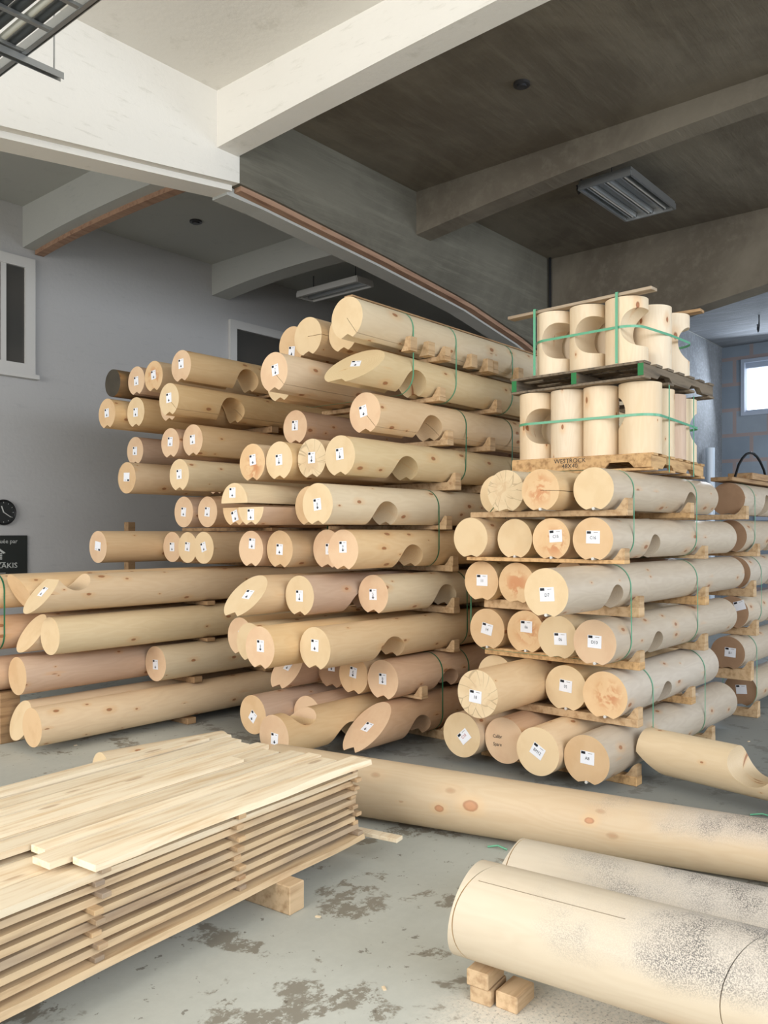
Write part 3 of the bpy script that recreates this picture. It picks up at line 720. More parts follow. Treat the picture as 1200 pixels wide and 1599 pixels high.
# pencilled words on the bottom log
for o, lg, r, zc, X0, Y in right[5][1]:
    if lg['k'] == 2:
        for t, dz in (('Calibr', 0.02), ('Spare', -0.035)):
            link('pencilled_word', flat_text(t, 0.034, Vector((-0.001, 0.055, dz)), Vector((0, -1, 0.05)), Vector((0, 0, 1)), Vector((-1, 0, 0)), 0.9), M['ink'], o)
def side_r(rows, i):
    return max(p[2] for p in rows[i][1]), rows[i][0] + max(p[2] * (1 + FLAT) for p in rows[i][1])
def bearers_for(rows, sname, pxs, y0, y1, grp, prot=0.0, mats=('bearer',), chocks=True, third=None):
    n = len(rows)
    for i in range(n):
        z1 = rows[i][0]; z0 = 0.0 if i == n - 1 else max(p[3] + p[2] for p in rows[i + 1][1])
        if z1 - z0 < 0.012: z0 = z1 - 0.012
        z0 += 0.001; 
        for j, px in enumerate(pxs[i]):
            X = ray_y(px, y0)
            where = 'near the log ends' if j == 0 else 'farther back'
            bearer(X, y0, y1, z0, z1 - 0.0005, f'sawn bearer under {rowname(i, n)} of {sname}, {where}', grp, mats[(i + j) % len(mats)])
            if chocks: chock(X, y0, z1, f'small wedge under {rowname(i, n)} of {sname}, {where}', 'wedges of ' + sname)
bearers_for(right, 'right stack', [[985, 1082], [980, 1104], [1003, 1105], [1004, 1104], [1001, 1084], [999, 1115]], 2.235, 3.44, 'bearers of the right stack', mats=('bearer', 'pallet'))
for rows_, i0, i1, pxs in ((right, 0, 1, (992, 1094)), (right, 2, 3, (989, 1092)), (right, 4, 5, (1018, 1096))):
    for j, px in enumerate(pxs):
        X = clear_x(ray_y(px, 2.28), 2.235, rows_[i1][0], rows_[i0][0])
        cir2 = [(Y, zc, r) for i in (i0, i1) for o, lg, r, zc, X0, Y in rows_[i][1] if X0 < X] + [(2.235 + 0.01, rows_[i1][0] - 0.0, 0.001)]*0
        tag(strap_ring('packing_strap', cir2, X), f"green strap, {'front' if j == 0 else 'rear'} one round the {['upper', 'middle', 'lower'][i0 // 2]} bundle of right stack", 'strap', 'straps of the right stack')

# ================================================================ FAR RIGHT STACK
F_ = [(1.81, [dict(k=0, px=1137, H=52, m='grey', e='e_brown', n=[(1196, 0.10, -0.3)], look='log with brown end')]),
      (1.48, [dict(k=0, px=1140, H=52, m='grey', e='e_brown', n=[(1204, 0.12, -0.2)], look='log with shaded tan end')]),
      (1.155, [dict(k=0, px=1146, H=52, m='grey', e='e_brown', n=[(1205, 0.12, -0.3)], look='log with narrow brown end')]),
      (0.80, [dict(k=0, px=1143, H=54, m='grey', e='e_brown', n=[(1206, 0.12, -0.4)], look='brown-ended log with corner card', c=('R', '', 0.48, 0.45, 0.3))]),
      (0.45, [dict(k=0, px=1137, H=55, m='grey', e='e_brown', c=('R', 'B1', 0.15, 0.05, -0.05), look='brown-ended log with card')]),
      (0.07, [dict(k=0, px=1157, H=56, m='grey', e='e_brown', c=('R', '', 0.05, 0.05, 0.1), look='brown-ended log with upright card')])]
far = build_stack('far right stack', RL, F_, 11.0, 'logs of the far right stack', 'grey', dep=0.10, rmax=0.147)
bearers_for(far, 'far right stack', [[1168], [1186], [1180], [1184], [1176], [1186]], 2.24, 3.1, 'bearers of the far right stack')
for j, (a, b_, px) in enumerate(((0, 1, 1178), (2, 3, 1188), (4, 5, 1181))):
    cir = [(p[5], p[3], p[2]) for i in (a, b_) for p in far[i][1]]
    tag(strap_ring('packing_strap', cir, ray_y(px, 2.29)), f"green strap round the {['upper', 'middle', 'lower'][j]} pair of logs, far right stack", 'strap', 'straps of the far right stack')
# boards and a cable lying on the far stack
tag(link('timber_board', bx((0, 0, 0), (2.4, 0.19, 0.035), 0.003), M['bearer_dark'], loc=(7.5, 2.36, 2.105)), 'dark board lying along the top of the far right stack', 'board')
tag(link('timber_block', bx((0, 0, 0), (0.5, 0.22, 0.06), 0.003), M['bearer_dark'], loc=(8.0, 2.34, 2.142)), 'short dark block on the board atop the far right stack', 'block')
b = bmesh.new(); tube(b, [(7.75 + 0.11 * i, 2.42, 2.145 + 0.26 * math.sin(PI * min(1, i / 9)) ** 0.7) for i in range(10)], 0.012); tag(link('black_hose', b, M['black'], smooth=50), 'black hose arching over the top of the far right stack', 'hose')

# ================================================================ MIDDLE STACK
ML = [4.06, 4.37, 4.68, 4.99]
A = 'A'
M_ = [
 (3.05, [dict(k=0, px=542, H=66, m='pale', e='e_cream', look='long log with plain white end', kerf=0.9),
         dict(k=1, px=536, H=60, m='honey', e='e_cream', look='log tucked under its neighbour'),
         dict(k=2, px=481, H=60, m='honey', e='e_cream', kerf=0.02, look='honey log with cracked end'),
         dict(k=3, px=456, H=57, m='honey', e='e_tan', c=(A, '', 0.0, -0.35, -0.1), look='half-hidden log with card')]),
 (2.72, [dict(k=0, pb=524, pt=584, dyw=0.17, H=66, m='pale', e='e_cream', n=[(648, 0.145, -0.75)], c=(A, '', 0.0, 0.2, 0.0), look='slant-cut log with card'),
         dict(k=2, px=428, H=61, m='honey', e='e_rose', c=(A, '7', 0.1, 0.1, 0.15), kerf=0.75, look='big log with card'),
         dict(k=3, px=437, H=56, m='honey', e='e_cream', look='low half-hidden log')]),
 (2.39, [dict(k=0, px=570, H=63, m='honey', e='e_rose', n=[(673, 0.145, -0.7)], c=(A, '', -0.1, 0.1, 0.2), kerf=0.8, look='notched log with cracked end'),
         dict(k=3, px=461, H=52, m='pink', e='e_rose', c=(A, '5', 0.0, 0.1, -0.03), look='shaded pink-brown log')]),
 (2.06, [dict(k=0, px=531, H=63, m='pale', e='e_cream', n=[(634, 0.15, -0.8)], c=(A, '1', 0.0, 0.1, 0.08), look='pale notched log'),
         dict(k=1, px=487, H=61, m='honey', e='e_check', c=(A, '8', 0.0, 0.05, 0.0), look='cracked-ended log'),
         dict(k=2, px=436, H=59, m='honey', e='e_cream', c=(A, '2', 0.0, 0.05, 0.05), look='cream-ended log'),
         dict(k=3, px=394, H=58, m='honey', e='e_stain', c=(A, '', 0.05, 0.15, 0.1), look='log with reddish streak')]),
 (1.71, [dict(k=0, px=496, H=65, m='pale', e='e_cream', n=[(602, 0.145, -0.75)], c=(A, '8', 0.0, 0.0, 0.12), look='bright notched log'),
         dict(k=1, px=483, H=61, m='pale', e='e_tan', look='log behind the notched one'),
         dict(k=2, px=392, H=58, m='pink', e='e_cream', half=-1, kind='W', c=(A, '', 0.0, -0.4, 0.0), look='split lower-half log'),
         dict(k=3, px=367, H=57, m='pink', e='e_tan', half=-1, kind='W', c=(A, '', 0.0, -0.45, 0.3), look='split lower-half log with card')]),
 (1.39, [dict(k=0, px=536, H=63, m='honey', e='e_rose', n=[(642, 0.145, -0.75)], c=(A, '9', 0.0, 0.15, 0.03), look='notched pinkish-ended log'),
         dict(k=1, px=511, H=60, m='pink', e='e_rose', c=(A, '', 0.15, 0.0, 0.0), look='overlapped log'),
         dict(k=2, px=437, H=58, m='honey', e='e_tan', c=(A, '', 0.0, 0.0, -0.05), look='honey log with card'),
         dict(k=3, px=392, H=56, m='pink', e='e_rose', c=(A, '', 0.1, 0.3, -0.08), look='rosy log')]),
 (1.055, [dict(k=0, px=583, H=60, m='pale', e='e_rose', n=[(695, 0.15, -0.7)], c=(A, '5', 0.0, 0.0, 0.04), look='yellowish notched log'),
          dict(k=1, px=468, H=62, m='pink', e='e_cream', n=[(566, 0.15, -0.9)], c=(A, '7', 0.0, 0.0, 0.0), look='broad pinkish log'),
          dict(k=2, pb=360, pt=407, dyw=0.05, H=62, m='honey', e='e_cream', c=(A, '', 0.1, 0.1, -0.1), look='slant-cut log with rough tip')]),
 (0.715, [dict(k=0, px=492, H=66, m='honey', e='e_cream', n=[(612, 0.15, -0.8)], c=(A, '', 0.0, 0.15, -0.03), look='long notched log'),
          dict(k=1, px=406, H=66, m='honey', e='e_rose', c=(A, '6', 0.05, 0.1, 0.0), look='log with rosy end'),
          dict(k=2, px=390, H=60, m='pale', e='e_cream', look='nearly hidden log'),
          dict(k=3, px=375, H=58, m='honey', e='e_rose', c=(A, '', 0.1, 0.0, -0.08), look='round log with card')]),
 (0.40, [dict(k=0, px=598, H=62, m='pink', e='e_rose', n=[(700, 0.14, -0.8)], c=(A, 'B', 0.0, 0.05, 0.0), look='notched tan log'),
         dict(k=1, px=552, H=60, m='honey', e='e_tan', c=(A, 'K', 0.0, 0.15, -0.15), look='tan log with card'),
         dict(k=2, px=518, H=58, m='pink', e='e_brown', c=(A, '', 0.0, 0.2, 0.0), look='shaded log'),
         dict(k=3, pb=432, pt=464, H=57, m='pink', e='e_rose', c=(A, '', 0.0, 0.2, -0.2), look='slant-ended shaded log')]),
 (0.075, [dict(k=0, pb=544, pt=602, H=66, m='pink', e='e_rose', n=[(655, 0.14, -0.7)], c=(A, '', 0.0, 0.0, -0.15), look='slant-cut log with card'),
          dict(k=1, px=428, H=68, m='honey', e='e_rose', n=[(545, 0.17, -1.0), (482, 0.14, 1.35)], c=(A, '', 0.05, -0.1, -0.05), look='log notched above and below'),
          dict(k=2, px=480, H=60, m='pink', e='e_rose', look='set-back log'),
          dict(k=3, px=395, H=60, m='pink', e='e_tan', kind='O', c=(A, '', 0.0, -0.1, -0.6), look='round log with tilted card')]),
]
mid = build_stack('middle stack', ML, M_, 9.6, 'logs of the middle stack', 'honey', dep=0.17, rmax=0.152)
# the half log riding on the two split ones
o = link('half_log', log_mesh(0.9, 0.150, 'O', half=1), [M['pale'], M['e_cream']], smooth=32, loc=(ray_y(366, 4.85), 4.85, 1.871)); tag(o, 'bright half-round log lying flat side down, left side of the middle stack', 'log', 'logs of the middle stack')
card(o, 0.15, 0.0, 'A', '', (-0.02, 0.078), 0.0, (0.07, 0.075))
bearers_for(mid, 'middle stack', [[700, 775], [692, 780], [704, 770], [716, 775], [702, 775], [712, 812], [714, 785], [714, 785], [664, 752], [705, 785]], 3.87, 5.16, 'bearers of the middle stack')
z1 = mid[0][0]
for j, px in enumerate((640, 668, 735, 760, 808)):
    X = ray_y(px, 3.88)
    b = bmesh.new(); prism(b, [(3.84, 0.0), (3.93, 0.0), (3.90, 0.05), (3.885, 0.105), (3.84, 0.105)], -0.04, 0.04, 'X')
    tag(link('wedge_block', b, M['bearer'], loc=(X, 0.0, 3.008)), f'{["first", "second", "third", "fourth", "fifth"][j]} from left of the wedge blocks under the topmost long log', 'wedge', 'wedge blocks under the topmost log')
for (i0, i1, pxs, nm) in ((0, 1, (645, 712, 800), 'top'), (2, 3, (728, 800), 'second'), (4, 5, (686, 790), 'third'), (6, 7, (730, 800), 'fourth'), (8, 9, (694, 732), 'lowest')):
    for j, px in enumerate(pxs):
        cir = [(p[5], p[3], p[2]) for i in (i0, i1) for p in mid[i][1]]
        tag(strap_ring('packing_strap', cir, clear_x(ray_y(px, 3.91), 3.87, mid[i1][0], mid[i0][0]), mat='green_dark' if i0 else 'green'), f"green strap, {['left', 'next', 'rear'][j]} one round the {nm} bundle of middle stack", 'strap', 'straps of the middle stack')
# thin batten lying on the topmost log
z_t = mid[0][1][-1][3] + mid[0][1][-1][2]
pl = [p for p in mid[0][1] if p[1]['k'] == 0][0]
tag(link('thin_batten', bx((0, -0.035, 0), (4.2, 0.045, 0.012), 0.002), M['bearer_dark'], loc=(pl[4] + 0.02, 4.06, pl[3] + pl[2] + 0.004)), 'thin dark batten lying along the topmost log of the middle stack', 'batten')

# ================================================================ LEFT STACK
TL = [6.0, 6.3, 6.6, 6.9, 7.2]
T_ = [
 (2.965, [dict(k=0, px=283, H=49, m='honey', e='e_rose', n=[(386, 0.13, -0.55)], c=(A, '', 0.0, 0.15, 0.05), look='long notched log'),
          dict(k=2, px=240, H=47, m='honey', e='e_stain', c=(A, '', 0.0, 0.1, 0.1), look='log with rosy end'),
          dict(k=3, px=213, H=44, m='pink', e='e_rose', c=(A, '', 0.0, 0.0, 0.05), look='narrow round log'),
          dict(k=4, px=176, H=42, m='brown', e='e_dark', kind='O', look='old log with blackened end')]),
 (2.66, [dict(k=0, px=264, H=50, m='honey', e='e_cream', n=[(362, 0.14, -0.45)], c=(A, '', 0.0, 0.1, 0.05), kerf=0.7, look='long log with deep notch'),
         dict(k=1, px=264, H=44, m='honey', e='e_rose', look='log showing beneath its neighbour'),
         dict(k=3, px=212, H=46, m='honey', e='e_cream', c=(A, '', 0.0, 0.0, 0.0), look='honey log with card'),
         dict(k=4, px=167, H=46, m='honey', e='e_tan', c=(A, '', 0.0, 0.05, 0.05), look='outermost honey log')]),
 (2.33, [dict(k=0, px=301, H=49, m='honey', e='e_rose', c=(A, '', 0.0, 0.05, 0.05), look='tan log with card'),
         dict(k=1, px=266, H=46, m='pink', e='e_rose', c=(A, '', 0.0, 0.1, -0.05), look='rosy-ended log'),
         dict(k=4, px=211, H=43, m='pink', e='e_rose', c=(A, '', 0.0, 0.0, -0.05), look='shaded reddish log')]),
 (2.02, [dict(k=0, px=280, H=49, m='pale', e='e_cream', c=(A, '', 0.0, 0.05, 0.05), look='yellowish knotty log'),
         dict(k=1, px=338, H=44, m='pink', e='e_rose', look='set-back log underside'),
         dict(k=3, px=198, H=49, m='honey', e='e_tan', kind='O', c=('R', '', 0.0, 0.05, 3.1), look='broad orange-brown log')]),
 (1.70, [dict(k=0, px=324, H=47, m='pink', e='e_rose', kind='O', c=(A, '', 0.0, 0.0, -0.1), look='rosy log with card'),
         dict(k=1, px=287, H=47, m='pink', e='e_rose', kind='O', c=(A, '', 0.0, 0.0, -0.1), look='brownish log with card')]),
 (1.375, [dict(k=0, px=318, H=49, m='honey', e='e_cream', kind='O', c=(A, '', 0.0, 0.05, 0.3), look='honey log with tilted card'),
          dict(k=1, px=293, H=47, m='honey', e='e_cream', kind='O', c=(A, '', 0.0, 0.05, -0.1), look='squeezed middle log'),
          dict(k=2, px=269, H=46, m='honey', e='e_rose', kind='O', c=(A, '', 0.0, 0.0, 0.0), look='round log with card'),
          dict(k=3, px=153, H=49, m='honey', e='e_rose', kind='O', c=('R', '', 0.0, 0.05, 3.0), look='far projecting knotty log')]),
 (1.05, [dict(k=0, pb=40, pt=88, H=58, m='honey', e='e_cream', kind='O', n=[(120, 0.14, 1.15)], c=(A, '', 0.0, 0.15, -0.1), look='slant-cut log with saddle notch'),
         dict(k=1, pb=48, pt=16, H=56, m='honey', e='e_tan', kind='O', look='log behind the slant-cut one'),
         dict(k=2, px=-60, H=54, m='honey', e='e_tan', kind='O', look='log running out at the picture edge')]),
 (0.725, [dict(k=0, px=78, H=58, m='pale', e='e_cream', kind='O', look='long pale log with big knot'),
          dict(k=1, pb=30, pt=68, H=56, m='honey', e='e_cream', kind='O', look='slant-cut log behind'),
          dict(k=2, px=-60, H=54, m='pink', e='e_tan', kind='O', look='reddish log at the picture edge')]),
 (0.40, [dict(k=0, px=243, H=55, m='pale', e='e_rose', kind='O', c=(A, '', 0.0, -0.05, 0.05), look='short pale log with card'),
         dict(k=1, px=27, H=58, m='pink', e='e_tan', kind='O', look='long brownish log'),
         dict(k=2, px=-60, H=54, m='pink', e='e_tan', kind='O', look='dim log at the picture edge')]),
 (0.055, [dict(k=0, px=50, H=60, m='honey', e='e_tan', kind='O', look='long smooth log close to the floor'),
          dict(k=1, px=22, H=58, m='honey', e='e_cream', kind='O', dg=0.1, look='log end poking out behind')]),
]
left = build_stack('left pile', TL, T_, 9.5, 'logs of the left pile', 'honey', dep=0.17, rmax=0.147)
bearers_for(left, 'left pile', [[430, 520]] * 6 + [[330, 420], [330, 420], [310, 420], [300, 420]], 5.90, 7.3, 'bearers of the left pile', chocks=False, mats=('bearer_dark',))
for j, (a, b_, px) in enumerate(((6, 7, -8),)):
    cir = [(p[5], p[3], p[2]) for i in (a, b_) for p in left[i][1] if p[1]['k'] == 2]
    tag(strap_ring('packing_strap', cir, ray_y(8, 6.45), mat='green_dark'), 'dark green strap at the left edge round the left pile', 'strap')
# stout blocks under the left pile's outer end
X = ray_y(22, 6.45); tag(link('support_block', bx((X - 0.1, 6.47, 0), (X + 0.06, 6.78, 0.398), 0.004), M['bearer_dark']), 'stout timber block under the left pile at the picture edge', 'block')

# ================================================================ PALLETS WITH SHORT LOGS
def pallet(loc, rz, label, mat, wy, lx, stamp=None, green=False, rx=0.0):
    """front edge on local x = 0 (faces -x), runs +x; y from 0 (right) to wy (left)"""
    e = empty('wooden_pallet', loc, rz, rx); tag(e, label, 'pallet')
    for j, y in enumerate((0.0, wy / 2 - 0.02, wy - 0.04)):      # stringers run along x
        q = [(0, 0.018), (0, 0.102), (lx, 0.102), (lx, 0.018), (lx * 0.82, 0.018), (lx * 0.78, 0.055), (lx * 0.66, 0.055), (lx * 0.62, 0.018), (lx * 0.38, 0.018), (lx * 0.34, 0.055), (lx * 0.22, 0.055), (lx * 0.18, 0.018)]
        b = bmesh.new(); prism(b, q, y, y + 0.04, 'Y'); link('stringer', b, M[mat], e)
        if green: link('painted_end', bx((-0.002, y - 0.001, 0.018), (0.0, y + 0.041, 0.102)), M['green_paint'], e)
    n = 7
    for j in range(n):
        x = j * (lx - 0.10) / (n - 1); link('deck_board', bx((x, -0.01, 0.102), (x + 0.10, wy + 0.01, 0.12), 0.002), M[mat], e)
    for j in range(4):
        x = j * (lx - 0.10) / 3; link('bottom_board', bx((x, -0.01, 0.0), (x + 0.10, wy + 0.01, 0.018), 0.002), M[mat], e)
    if not green:     # closed front rail
        b = bmesh.new(); prism(b, [(0, 0.02), (0.12, 0.02), (0.16, 0.06), (0.30, 0.06), (0.34, 0.02), (wy, 0.02), (wy, 0.11), (0, 0.11)], -0.022, 0.0, 'X'); link('front_rail', b, M[mat], e)
    if stamp:
        for t, dz in zip(stamp, (0.088, 0.050)): link('stamped_word', flat_text(t, 0.046, Vector((-0.0225, wy * 0.56, dz)), Vector((0, -1, 0)), Vector((0, 0, 1)), Vector((-1, 0, 0)), 1.0), M['ink'], e)
    return e
def at_local(loc, rz, x, y, z):
    c, s_ = math.cos(rz), math.sin(rz); return (loc[0] + c * x - s_ * y, loc[1] + s_ * x + c * y, loc[2] + z)
pz1 = max(p[3] + p[2] for p in right[0][1]) + 0.003
P1 = (5.60, 2.30, pz1); rz1 = math.radians(4)
pallet(P1, rz1, 'light wooden pallet carrying short logs on top of the right stack', 'pallet', 1.07, 1.26, ('WESTROCK', '48X40'))
def short_log(loc, rz, r, h, label, notch=None, mat='short', group=None, second=None):
    bm = bmesh.new(); cyl(bm, (0, 0, 0), r, h, 'Z', 56)
    cuts = []
    for q in (notch, second):
        if q:
            a, rn, zc, offr = q      # cutter axis horizontal, pointing along angle a; offset sideways by offr
            c = bmesh.new(); cyl(c, (-1.0, offr, zc), rn, 2.0, 'X', 48); bmesh.ops.rotate(c, verts=c.verts[:], cent=(0, 0, 0), matrix=Matrix.Rotation(a, 3, 'Z')); cuts.append(c)
    if cuts: bm = boolean(bm, cuts)
    # turn so the grain axis is local X for the wood texture
    bmesh.ops.rotate(bm, verts=bm.verts[:], cent=(0, 0, 0), matrix=Matrix.Rotation(PI / 2, 3, 'Y'))
    bmesh.ops.translate(bm, verts=bm.verts[:], vec=(-0, 0, 0))
    for f in bm.faces: f.material_index = 1 if abs(f.normal.x) > 0.95 and abs(f.calc_center_median().x - h / 2) > h / 2 - 0.01 else 0
    o = link('short_log', bm, [M[mat], M['e_cream']], smooth=32, loc=loc); o.rotation_euler = (Matrix.Rotation(rz, 4, 'Z') @ Matrix.Rotation(-PI / 2, 4, 'Y')).to_euler()
    tag(o, label, 'log', group); return o
r0 = 0.1285; G1 = 'short logs on the lower pallet'; H1 = 0.505; zt = 0.121
yl = [0.15, 0.415, 0.675, 0.935]       # from right to left
VD = 0.0
lab = ['broad short log with bite on its left, front right of lower pallet', 'short log with round notch and knots, second from right on lower pallet', 'plain short log, second from left on the lower pallet', 'short log with dark round notch, front left of lower pallet']
nts = [(-0.1, 0.12, 0.30, 0.165), None, None, (-0.08, 0.135, 0.25, -0.105)]
low = []
for j in range(4):
    rr = 0.150 if j == 0 else r0
    xx = 0.16 if j == 0 else 0.15
    if j == 0: yy = 0.14
    else: yy = yl[j] + 0.012
    low.append(short_log(at_local(P1, rz1, xx, yy, zt), rz1, rr, H1, lab[j], nts[j], group=G1))
lab = ['grey-tan short log just behind the corner one, lower pallet right side', 'pinkish short log with a knot, right side of lower pallet', 'short log with notch, rearmost on the right side of lower pallet']
for j in range(3):
    low.append(short_log(at_local(P1, rz1, 0.46 + j * 0.285, 0.125, zt), rz1, r0 + 0.004, H1 - 0.01, lab[j], (PI / 2 * 0 + 0.9, 0.13, 0.26, -0.13) if j == 2 else None, mat='pink' if j == 1 else 'short', group=G1))
for yy, lb in ((0.44, 'right'), (0.705, 'middle'), (0.972, 'left')):
    if lb != 'right': low.append(short_log(at_local(P1, rz1, 0.50, yy - 0.03, zt), rz1, r0, H1, f'short log glimpsed in the second row of the lower pallet, {lb}', group=G1))
P2 = (5.52, 2.33, pz1 + zt + H1 + 0.004); rz2 = math.radians(-2)
pallet(P2, rz2, 'old grey pallet with green painted ends between the two tiers of short logs', 'pallet_old', 1.07, 1.26, None, True)
G2 = 'short logs on the upper pallet'; H2 = 0.475
spec = [(0.17, 0.205, 0.150, 'short log with knot and bite open to the right, front right of upper pallet', (0.15, 0.135, 0.26, -0.135)),
        (0.16, 0.505, 0.135, 'short log with round notch, middle of front row on upper pallet', (-0.08, 0.135, 0.25, -0.105)),
        (0.16, 0.785, 0.135, 'short log with round notch, leftmost on the upper pallet', (-0.08, 0.135, 0.25, -0.105)),
        (0.50, 0.17, 0.145, 'tan short log, second along right side of the upper pallet', None),
        (0.82, 0.16, 0.140, 'short log with notch, rear right of the upper pallet', (0.8, 0.13, 0.25, -0.13))]
spec += [(0.47, 0.47, 0.135, 'short log glimpsed behind the middle notched one on upper pallet', None), (0.47, 0.77, 0.135, 'short log glimpsed behind the leftmost notched one on upper pallet', None)]
for x, y, rr, lb, nt in spec: short_log(at_local(P2, rz2, x, y, zt), rz2, rr, H2, lb, nt, group=G2)
zt2 = P2[2] + zt + H2 + 0.002
# planks laid on top
fx_ = at_local(P2, rz2, 0.16, 0.5, 0)
o = link('top_plank', bx((-0.56, -0.045, 0), (0.63, 0.045, 0.022), 0.002), M['plank_grey'], loc=(fx_[0] - 0.09, fx_[1] + 0.01, zt2 + 0.003), rot=(0, 0, PI / 2 - 0.06)); tag(o, 'long weathered plank across the top of the upper tier, front one', 'plank')
o = link('top_plank', bx((-0.30, -0.045, 0), (0.62, 0.045, 0.022), 0.002), M['bearer_dark'], loc=(fx_[0] + 0.66, fx_[1] - 0.30, zt2 + 0.003), rot=(0, 0, PI / 2 + 0.02)); tag(o, 'plank on the upper tier poking out at its rear right', 'plank')
# straps round the tiers
def band(name, pts, mat, label, w=0.018, vertical=False, closed=True):
    """ribbon through 3D points; width along Z (horizontal band) or along the Y/X (vertical)"""
    bm = bmesh.new(); R = []
    for p, o_ in pts:
        p = Vector(p); o_ = Vector(o_) * 0.0015; wv = Vector((0, w / 2, 0)) if vertical else Vector((0, 0, w / 2))
        R.append([bm.verts.new(p - wv), bm.verts.new(p + wv), bm.verts.new(p + wv + o_), bm.verts.new(p - wv + o_)])
    m = len(R)
    for i in range(m if closed else m - 1):
        A_, B_ = R[i], R[(i + 1) % m]
        for k in range(4): bm.faces.new((A_[k], A_[(k + 1) % 4], B_[(k + 1) % 4], B_[k]))
    if not closed: bm.faces.new(R[0]); bm.faces.new(R[-1][::-1])
    bmesh.ops.recalc_face_normals(bm, faces=bm.faces[:])
    return tag(link(name, bm, M[mat]), label, 'strap')
def hull2(circ):
    pts = sorted(set((x + r * math.cos(2 * PI * i / 40), y + r * math.sin(2 * PI * i / 40)) for x, y, r in circ for i in range(40)))
    def hf(ps):
        h = []
        for p in ps:
            while len(h) >= 2 and (h[-1][0] - h[-2][0]) * (p[1] - h[-2][1]) - (h[-1][1] - h[-2][1]) * (p[0] - h[-2][0]) <= 0: h.pop()
            h.append(p)
        return h
    a = hf(pts); b = hf(pts[::-1]); return a[:-1] + b[:-1]
def hband(P, rz, circ, z, label):
    h = hull2(circ); cx = sum(p[0] for p in h) / len(h); cy = sum(p[1] for p in h) / len(h); pts = []
    for x, y in h:
        w_ = at_local(P, rz, x, y, z); d = Vector((x - cx, y - cy, 0)).normalized(); d.rotate(Matrix.Rotation(rz, 3, 'Z')); pts.append((Vector(w_) + d * 0.003, d))
    band('packing_strap', pts, 'green', label)
hband(P1, rz1, [(0.16, 0.14, 0.150), (0.15, 0.947, r0), (0.46, 0.125, 0.135), (1.03, 0.125, 0.135), (0.50, 0.942, r0)], zt + 0.27, 'green strap round the middle of the lower tier of short logs')
hband(P2, rz2, [(x, y, rr) for x, y, rr, _, _ in spec], zt + 0.26, 'green strap round the middle of the upper tier of short logs')
for j, (y, lb) in enumerate(((0.20, 'right'), (0.87, 'left'))):
    pts = []
    x0 = 0.002; top = zt + H2 + 0.028
    for (x, z, d) in ((x0, zt + 0.003, (-1, 0, 0)), (x0, top, (-1, 0, 1)), (0.972, top, (1, 0, 1)), (0.972, zt + 0.003, (1, 0, 0))): pts.append((at_local(P2, rz2, x, y, z), d))
    band('packing_strap', pts, 'green', f'green upright strap at the {lb} of the upper tier', 0.020, True, False)
# upright side strap on the lower tier
for j, xx in enumerate((0.32, 0.93)):
    p = [(at_local(P1, rz1, xx, -0.016, z), (0, -1, 0)) for z in (0.0, 0.3, 0.63)]
    bm = bmesh.new(); R = [[bm.verts.new(Vector(q) + Vector((sx * 0.009, sy, 0))) for sx, sy in ((-1, 0), (1, 0), (1, -0.0015), (-1, -0.0015))] for q, _ in p]
    for A_, B_ in zip(R, R[1:]):
        for k in range(4): bm.faces.new((A_[k], A_[(k + 1) % 4], B_[(k + 1) % 4], B_[k]))
    bmesh.ops.recalc_face_normals(bm, faces=bm.faces[:])
    tag(link('packing_strap', bm, M['green']), f"thin upright strap on the lower tier's right side, {'front' if j == 0 else 'rear'} one", 'strap')

# ================================================================ SAWN BOARDS IN FRONT
BO = (3.13, 2.80); brz = math.radians(5)
def bl(x, y, z): return at_local((BO[0], BO[1], 0), brz, x, y, z)
def board(x0, x1, y0, y1, z0, t, label, group=None, mat='board', wane=0.0, seed=0, wob=0.004):
    """board along local x (negative = toward the left of the picture)"""
    n = 26; bm = bmesh.new(); R = []
    for i in range(n + 1):
        x = x0 + (x1 - x0) * i / n
        a = (noise.noise((x * 2.3, seed * 3.1, 0)) * wob); b = noise.noise((x * 2.3, seed * 5.7, 9)) * wob
        wv = wane * max(0.0, 0.5 + noise.noise((x * 1.6, seed, 4)) * 1.6)
        ry0 = y0 + a + wv; ry1 = y1 + b
        zs = noise.noise((x * 0.8, seed, 2)) * 0.0012
        R.append([bm.verts.new((x, ry0 - (wv * 0.6), z0 + 0)), bm.verts.new((x, ry1, z0)), bm.verts.new((x, ry1, z0 + t + zs)), bm.verts.new((x, ry0, z0 + t + zs))])
    for A_, B_ in zip(R, R[1:]):
        for k in range(4): bm.faces.new((A_[k], A_[(k + 1) % 4], B_[(k + 1) % 4], B_[k]))
    bm.faces.new(R[0]); bm.faces.new(R[-1][::-1]); bmesh.ops.recalc_face_normals(bm, faces=bm.faces[:])
    # recentre on its own middle so the wood grain follows the board
    cx_, cy_ = (x0 + x1) / 2, (y0 + y1) / 2
    bmesh.ops.translate(bm, verts=bm.verts[:], vec=(-cx_, -cy_, -z0))
    o = link('sawn_board', bm, M[mat], loc=bl(cx_, cy_, z0), rot=(0, 0, brz)); tag(o, label, 'board', group); return o
ZB = 0.125; PIT = 0.0435; T = 0.0245; XL = -3.6
NL = 9
names = ['bottom', 'second', 'third', 'fourth', 'fifth', 'sixth', 'seventh', 'eighth']
